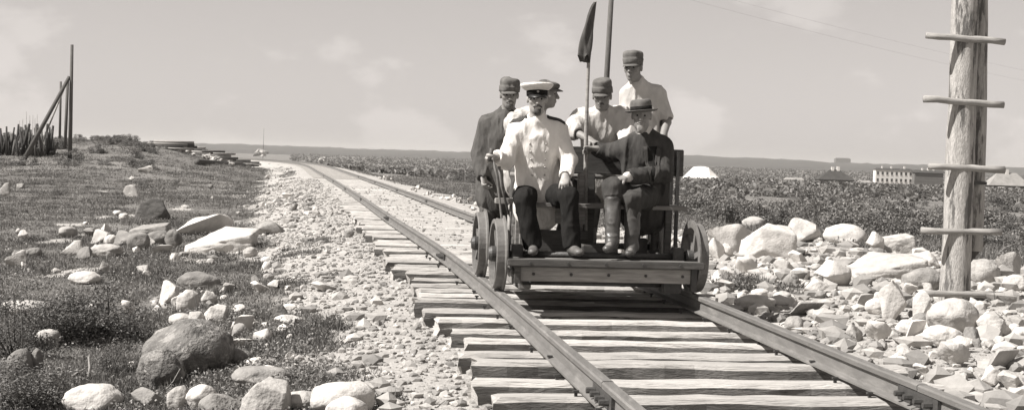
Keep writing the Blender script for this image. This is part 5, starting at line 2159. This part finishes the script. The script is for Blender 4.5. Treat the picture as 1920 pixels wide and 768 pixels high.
# 2 ---- man in a dark suit and felt hat, seated at right
su_j = dict(head=W(1203, 217, 11.48), neck=W(1208, 251, 11.55), shA=W(1181, 277, 11.58), shB=W(1241, 277, 11.60),
            elA=W(1143, 287, 11.74), wrA=W(1119, 279, 11.71), elB=W(1246, 326, 11.46), wrB=W(1175, 332, 11.24),
            hipA=W(1190, 366, 11.64), hipB=W(1226, 366, 11.66), knA=W(1149, 352, 11.18), knB=W(1187, 374, 11.16),
            anA=W(1148, 447, 11.08), anB=W(1184, 460, 11.16), toeA=W(1139, 466, 10.93), toeB=W(1180, 475, 10.98))
P2 = Person('elderly man in dark suit, brimmed hat and tall boots seated at right', su_j, (-0.14, -1, -0.05), 'skin_tan',
            dict(A=dict(d=(-.95, -.1, .05), n=(0, -.2, -1), thumb=-1, curl=.75), B=dict(d=(-.9, -.35, -.25), n=(0, .2, -1), thumb=1, curl=.4)))
jk = P2.shirt('jacket', 'cloth_suit', .034, .97, .88, .13, 5, .012, 1.14)
P2.trousers('cloth_suit', .105, .086, .060, .35, 6)
P2.boots('leather', .90, 'boot', .062)
P2.hair('hair_grey')
P2.moustache('hair_grey', .032, .022)
c, f, u, r = P2.j['head'], P2.f, P2.u, P2.r
f2, u2, r2 = frame(f + u * .02, u + r * .10)
hat = lathe_cap('hat', [(.078, .034), (.105, .030), (.128, .036), (.137, .044), (.1375, .048), (.128, .042), (.105, .037), (.0895, .042), (.0885, .070), (.0865, .105), (.081, .126), (.066, .136), (.035, .128), (.003, .122)], c, f2, u2, r2, 'cloth_mid', P2.o, 1.0, 1.12, wob=.025, seed=3)
lathe_cap('hat_band', [(.088, .043), (.0912, .045), (.0902, .078), (.0880, .079)], c, f2, u2, r2, 'cloth_black', hat, 1.0, 1.12)
nk = P2.j['neck']
tf = P2.tf
P2.garment('shirt_collar', 'linen', lambda F: (F.cone(nk + P2.u * .012 + P2.f * .012, nk + P2.u * .040 + P2.f * .016, .070, .064, .01)), .006)
sm = P2.shm
patch('waistcoat', jk.data, (sm - P2.rt * .012 + P2.tu * .03 + tf * .1, sm + P2.rt * .075 + P2.tu * .03 + tf * .1, sm + P2.rt * .012 - P2.tu * .26 + tf * .1, sm - P2.rt * .006 - P2.tu * .26 + tf * .1), tf, 'cloth_black', jk, .003, 5, 10)
patch('lapel', jk.data, (sm - P2.rt * .045 + P2.tu * .03 + tf * .1, sm - P2.rt * .010 + P2.tu * .03 + tf * .1, sm + P2.rt * .000 - P2.tu * .26 + tf * .1, sm - P2.rt * .012 - P2.tu * .25 + tf * .1), tf, 'cloth_suit', jk, .010, 4, 10, .008)
patch('lapel', jk.data, (sm + P2.rt * .072 + P2.tu * .03 + tf * .1, sm + P2.rt * .112 + P2.tu * .01 + tf * .1, sm + P2.rt * .06 - P2.tu * .20 + tf * .1, sm + P2.rt * .012 - P2.tu * .26 + tf * .1), tf, 'cloth_suit', jk, .010, 4, 10, .008)
wb = P2.j['wrB']
eb = P2.j['elB']
P2.garment('cuff', 'linen', lambda F: F.cone(wb + (eb - wb) * .02, wb + (eb - wb) * .14, .043, .045, .01), .006)

# 3 ---- man in a dark field tunic at the back left
YD = 12.42
dk_j = dict(head=W(955, 178, YD - .06), neck=W(951, 211, YD), shA=W(915, 236, YD + .02), shB=W(976, 238, YD + .04),
            elA=W(899, 288, YD + .02), wrA=W(906, 332, YD - .10), elB=W(985, 285, YD - .10), wrB=W(1000, 300, YD - .30),
            hipA=W(921, 331, YD + .05), hipB=W(957, 331, YD + .05), knA=V3(0, 0, 0), knB=V3(0, 0, 0), anA=V3(0, 0, 0), anB=V3(0, 0, 0), toeA=V3(0, 0, 0), toeB=V3(0, 0, 0))


def legs(j, floor, spread=0.0, bend=0.04, toe_dx=(-.03, .03)):
    for s, sg, tx in (('A', -1, toe_dx[0]), ('B', 1, toe_dx[1])):
        h = j['hip' + s]
        an = V3(h.x + sg * spread, h.y + .02, floor + .085)
        kn = (h + an) / 2 + V3(sg * spread * .3, -bend, .02)
        j['kn' + s], j['an' + s] = kn, an
        j['toe' + s] = V3(an.x + tx, an.y - .17, floor + .032)


legs(dk_j, FLR, .01)
P3 = Person('man in dark field tunic and tall cap standing at the back left corner', dk_j, (0.10, -1, -0.10), 'skin_tan',
            dict(A=dict(n=(.6, -.5, 0), thumb=-1, curl=.5), B=dict(n=(0, 0, -1), thumb=1, curl=.7)))
P3.shirt('tunic', 'cloth_grey', .034, .95, .95, .16, 9, .012, 1.12, collar=.02)
P3.trousers('cloth_grey', .092, .076, .062, .6, 10)
P3.boots('leather_dusty', .72)
P3.hair('hair')
P3.moustache('hair', .030, .010)
field_cap(P3.j['head'], P3.f, P3.u, P3.r, P3.o, 11)

# 4 ---- man behind the officer, turned to the right
YE = 12.20
bh_j = dict(head=W(1024, 176, YE), neck=W(1008, 207, YE + .02), shA=W(962, 231, YE - .10), shB=W(1004, 218, YE + .18),
            elA=W(972, 262, YE - .22), wrA=W(1015, 282, YE - .22), elB=W(1016, 265, YE + .20), wrB=W(1050, 285, YE + .10),
            hipA=W(938, 310, YE + .06), hipB=W(948, 310, YE + .24), knA=V3(0, 0, 0), knB=V3(0, 0, 0), anA=V3(0, 0, 0), anB=V3(0, 0, 0), toeA=V3(0, 0, 0), toeB=V3(0, 0, 0))
bh_j['hipA'] = W(975, 318, YE - .06)
bh_j['hipB'] = W(985, 318, YE + .14)
legs(bh_j, FLR, 0, .02, (.12, .12))
P4 = Person('man in mottled white shirt and flat cap bent behind the officer, in profile', bh_j, (1, -0.22, -0.05), 'skin_tan',
            dict(A=dict(n=(0, 0, -1), thumb=-1, curl=.8), B=dict(n=(0, 0, -1), thumb=1, curl=.8)))
P4.shirt('shirt', 'linen_stripe', .016, .6, .6, .08, 13, .010, 1.0, collar=.02)
P4.trousers('cloth_grey', .092, .076, .062, .6, 14)
P4.boots('leather_dusty', .60)
P4.hair('hair')
c, f, u, r = P4.j['head'], P4.f, P4.u, P4.r
fc = lathe_cap('cap', [(.080, .036), (.092, .042), (.108, .062), (.113, .078), (.106, .093), (.080, .104), (.04, .108), (.003, .109)], c - f * .006, f, u, r, 'cloth_mid', P4.o, .98, 1.12, wob=.05, seed=5)
visor('peak', c, f, u, r, .084, .050, .016, 1.1, 'cloth_mid', fc, z=.050)

# 5 ---- man leaning on the lever in the middle
YM = 12.26
md_j = dict(head=W(1129, 180, YM - .16), neck=W(1129, 206, YM - .06), shA=W(1088, 226, YM - .02), shB=W(1168, 222, YM),
            elA=W(1074, 246, YM - .24), wrA=W(1106, 262, YM - .42), elB=W(1178, 262, YM - .20), wrB=W(1160, 282, YM - .38),
            hipA=W(1112, 316, YM + .14), hipB=W(1150, 316, YM + .14), knA=V3(0, 0, 0), knB=V3(0, 0, 0), anA=V3(0, 0, 0), anB=V3(0, 0, 0), toeA=V3(0, 0, 0), toeB=V3(0, 0, 0))
legs(md_j, FLR, .01)
P5 = Person('man in white shirt and tall field cap leaning forward in the middle', md_j, (-0.14, -1, -0.22), 'skin_tan',
            dict(A=dict(n=(0, 0, -1), thumb=-1, curl=.8), B=dict(n=(0, 0, -1), thumb=1, curl=.8)))
P5.shirt('shirt', 'linen', .032, .15, .25, .10, 17, .014, 1.22, collar=.012)
P5.trousers('cloth_grey', .092, .076, .062, .6, 18)
P5.boots('leather_dusty', .66)
P5.hair('hair')
P5.moustache('hair', .026)
field_cap(P5.j['head'], P5.f, P5.u, P5.r, P5.o, 23)

# 6 ---- tall man at the back right
YT = 12.42
tl_j = dict(head=W(1187, 127, YT - .06), neck=W(1196, 156, YT), shA=W(1180, 180, YT + .04), shB=W(1233, 181, YT + .08),
            elA=W(1176, 238, YT - .05), wrA=W(1166, 275, YT - .25), elB=W(1250, 229, YT + .02), wrB=W(1240, 268, YT - .18),
            hipA=W(1198, 287, YT + .08), hipB=W(1232, 287, YT + .08), knA=V3(0, 0, 0), knB=V3(0, 0, 0), anA=V3(0, 0, 0), anB=V3(0, 0, 0), toeA=V3(0, 0, 0), toeB=V3(0, 0, 0))
legs(tl_j, FLR + .02, .02)
P6 = Person('tallest man, white shirt with rolled sleeves and field cap, at the back right', tl_j, (-0.42, -1, -0.10), 'skin_tan',
            dict(A=dict(n=(0, 0, -1), thumb=-1, curl=.8), B=dict(n=(-.4, .3, -.8), thumb=1, curl=.7)))
P6.shirt('shirt', 'linen', .024, .25, -1, .08, 21, .012, 1.1, collar=.012)
P6.trousers('cloth_black', .094, .078, .064, .6, 22)
P6.boots('leather', .72)
P6.hair('hair')
field_cap(P6.j['head'], P6.f, P6.u, P6.r, P6.o, 31)

# ------------------------------------------------------------------ air
hz = bmesh.new()
bm_box(hz, -14000, 14000, -6000, 14000, -15, 62)
me = bpy.data.meshes.new('haze')
hz.to_mesh(me)
hz.free()
hm = bpy.data.materials.new('haze air')
hm.use_nodes = True
t = hm.node_tree
t.nodes.clear()
mo = t.nodes.new('ShaderNodeOutputMaterial')
pv = t.nodes.new('ShaderNodeVolumePrincipled')
pv.inputs['Color'].default_value = (0.95, 0.93, 0.90, 1)
pv.inputs['Density'].default_value = 0.00008
pv.inputs['Anisotropy'].default_value = 0.2
t.links.new(pv.outputs[0], mo.inputs['Volume'])
me.materials.append(hm)
o = link('haze', me)
tag(o, 'thin pale haze in the air', 'haze', kind='stuff')
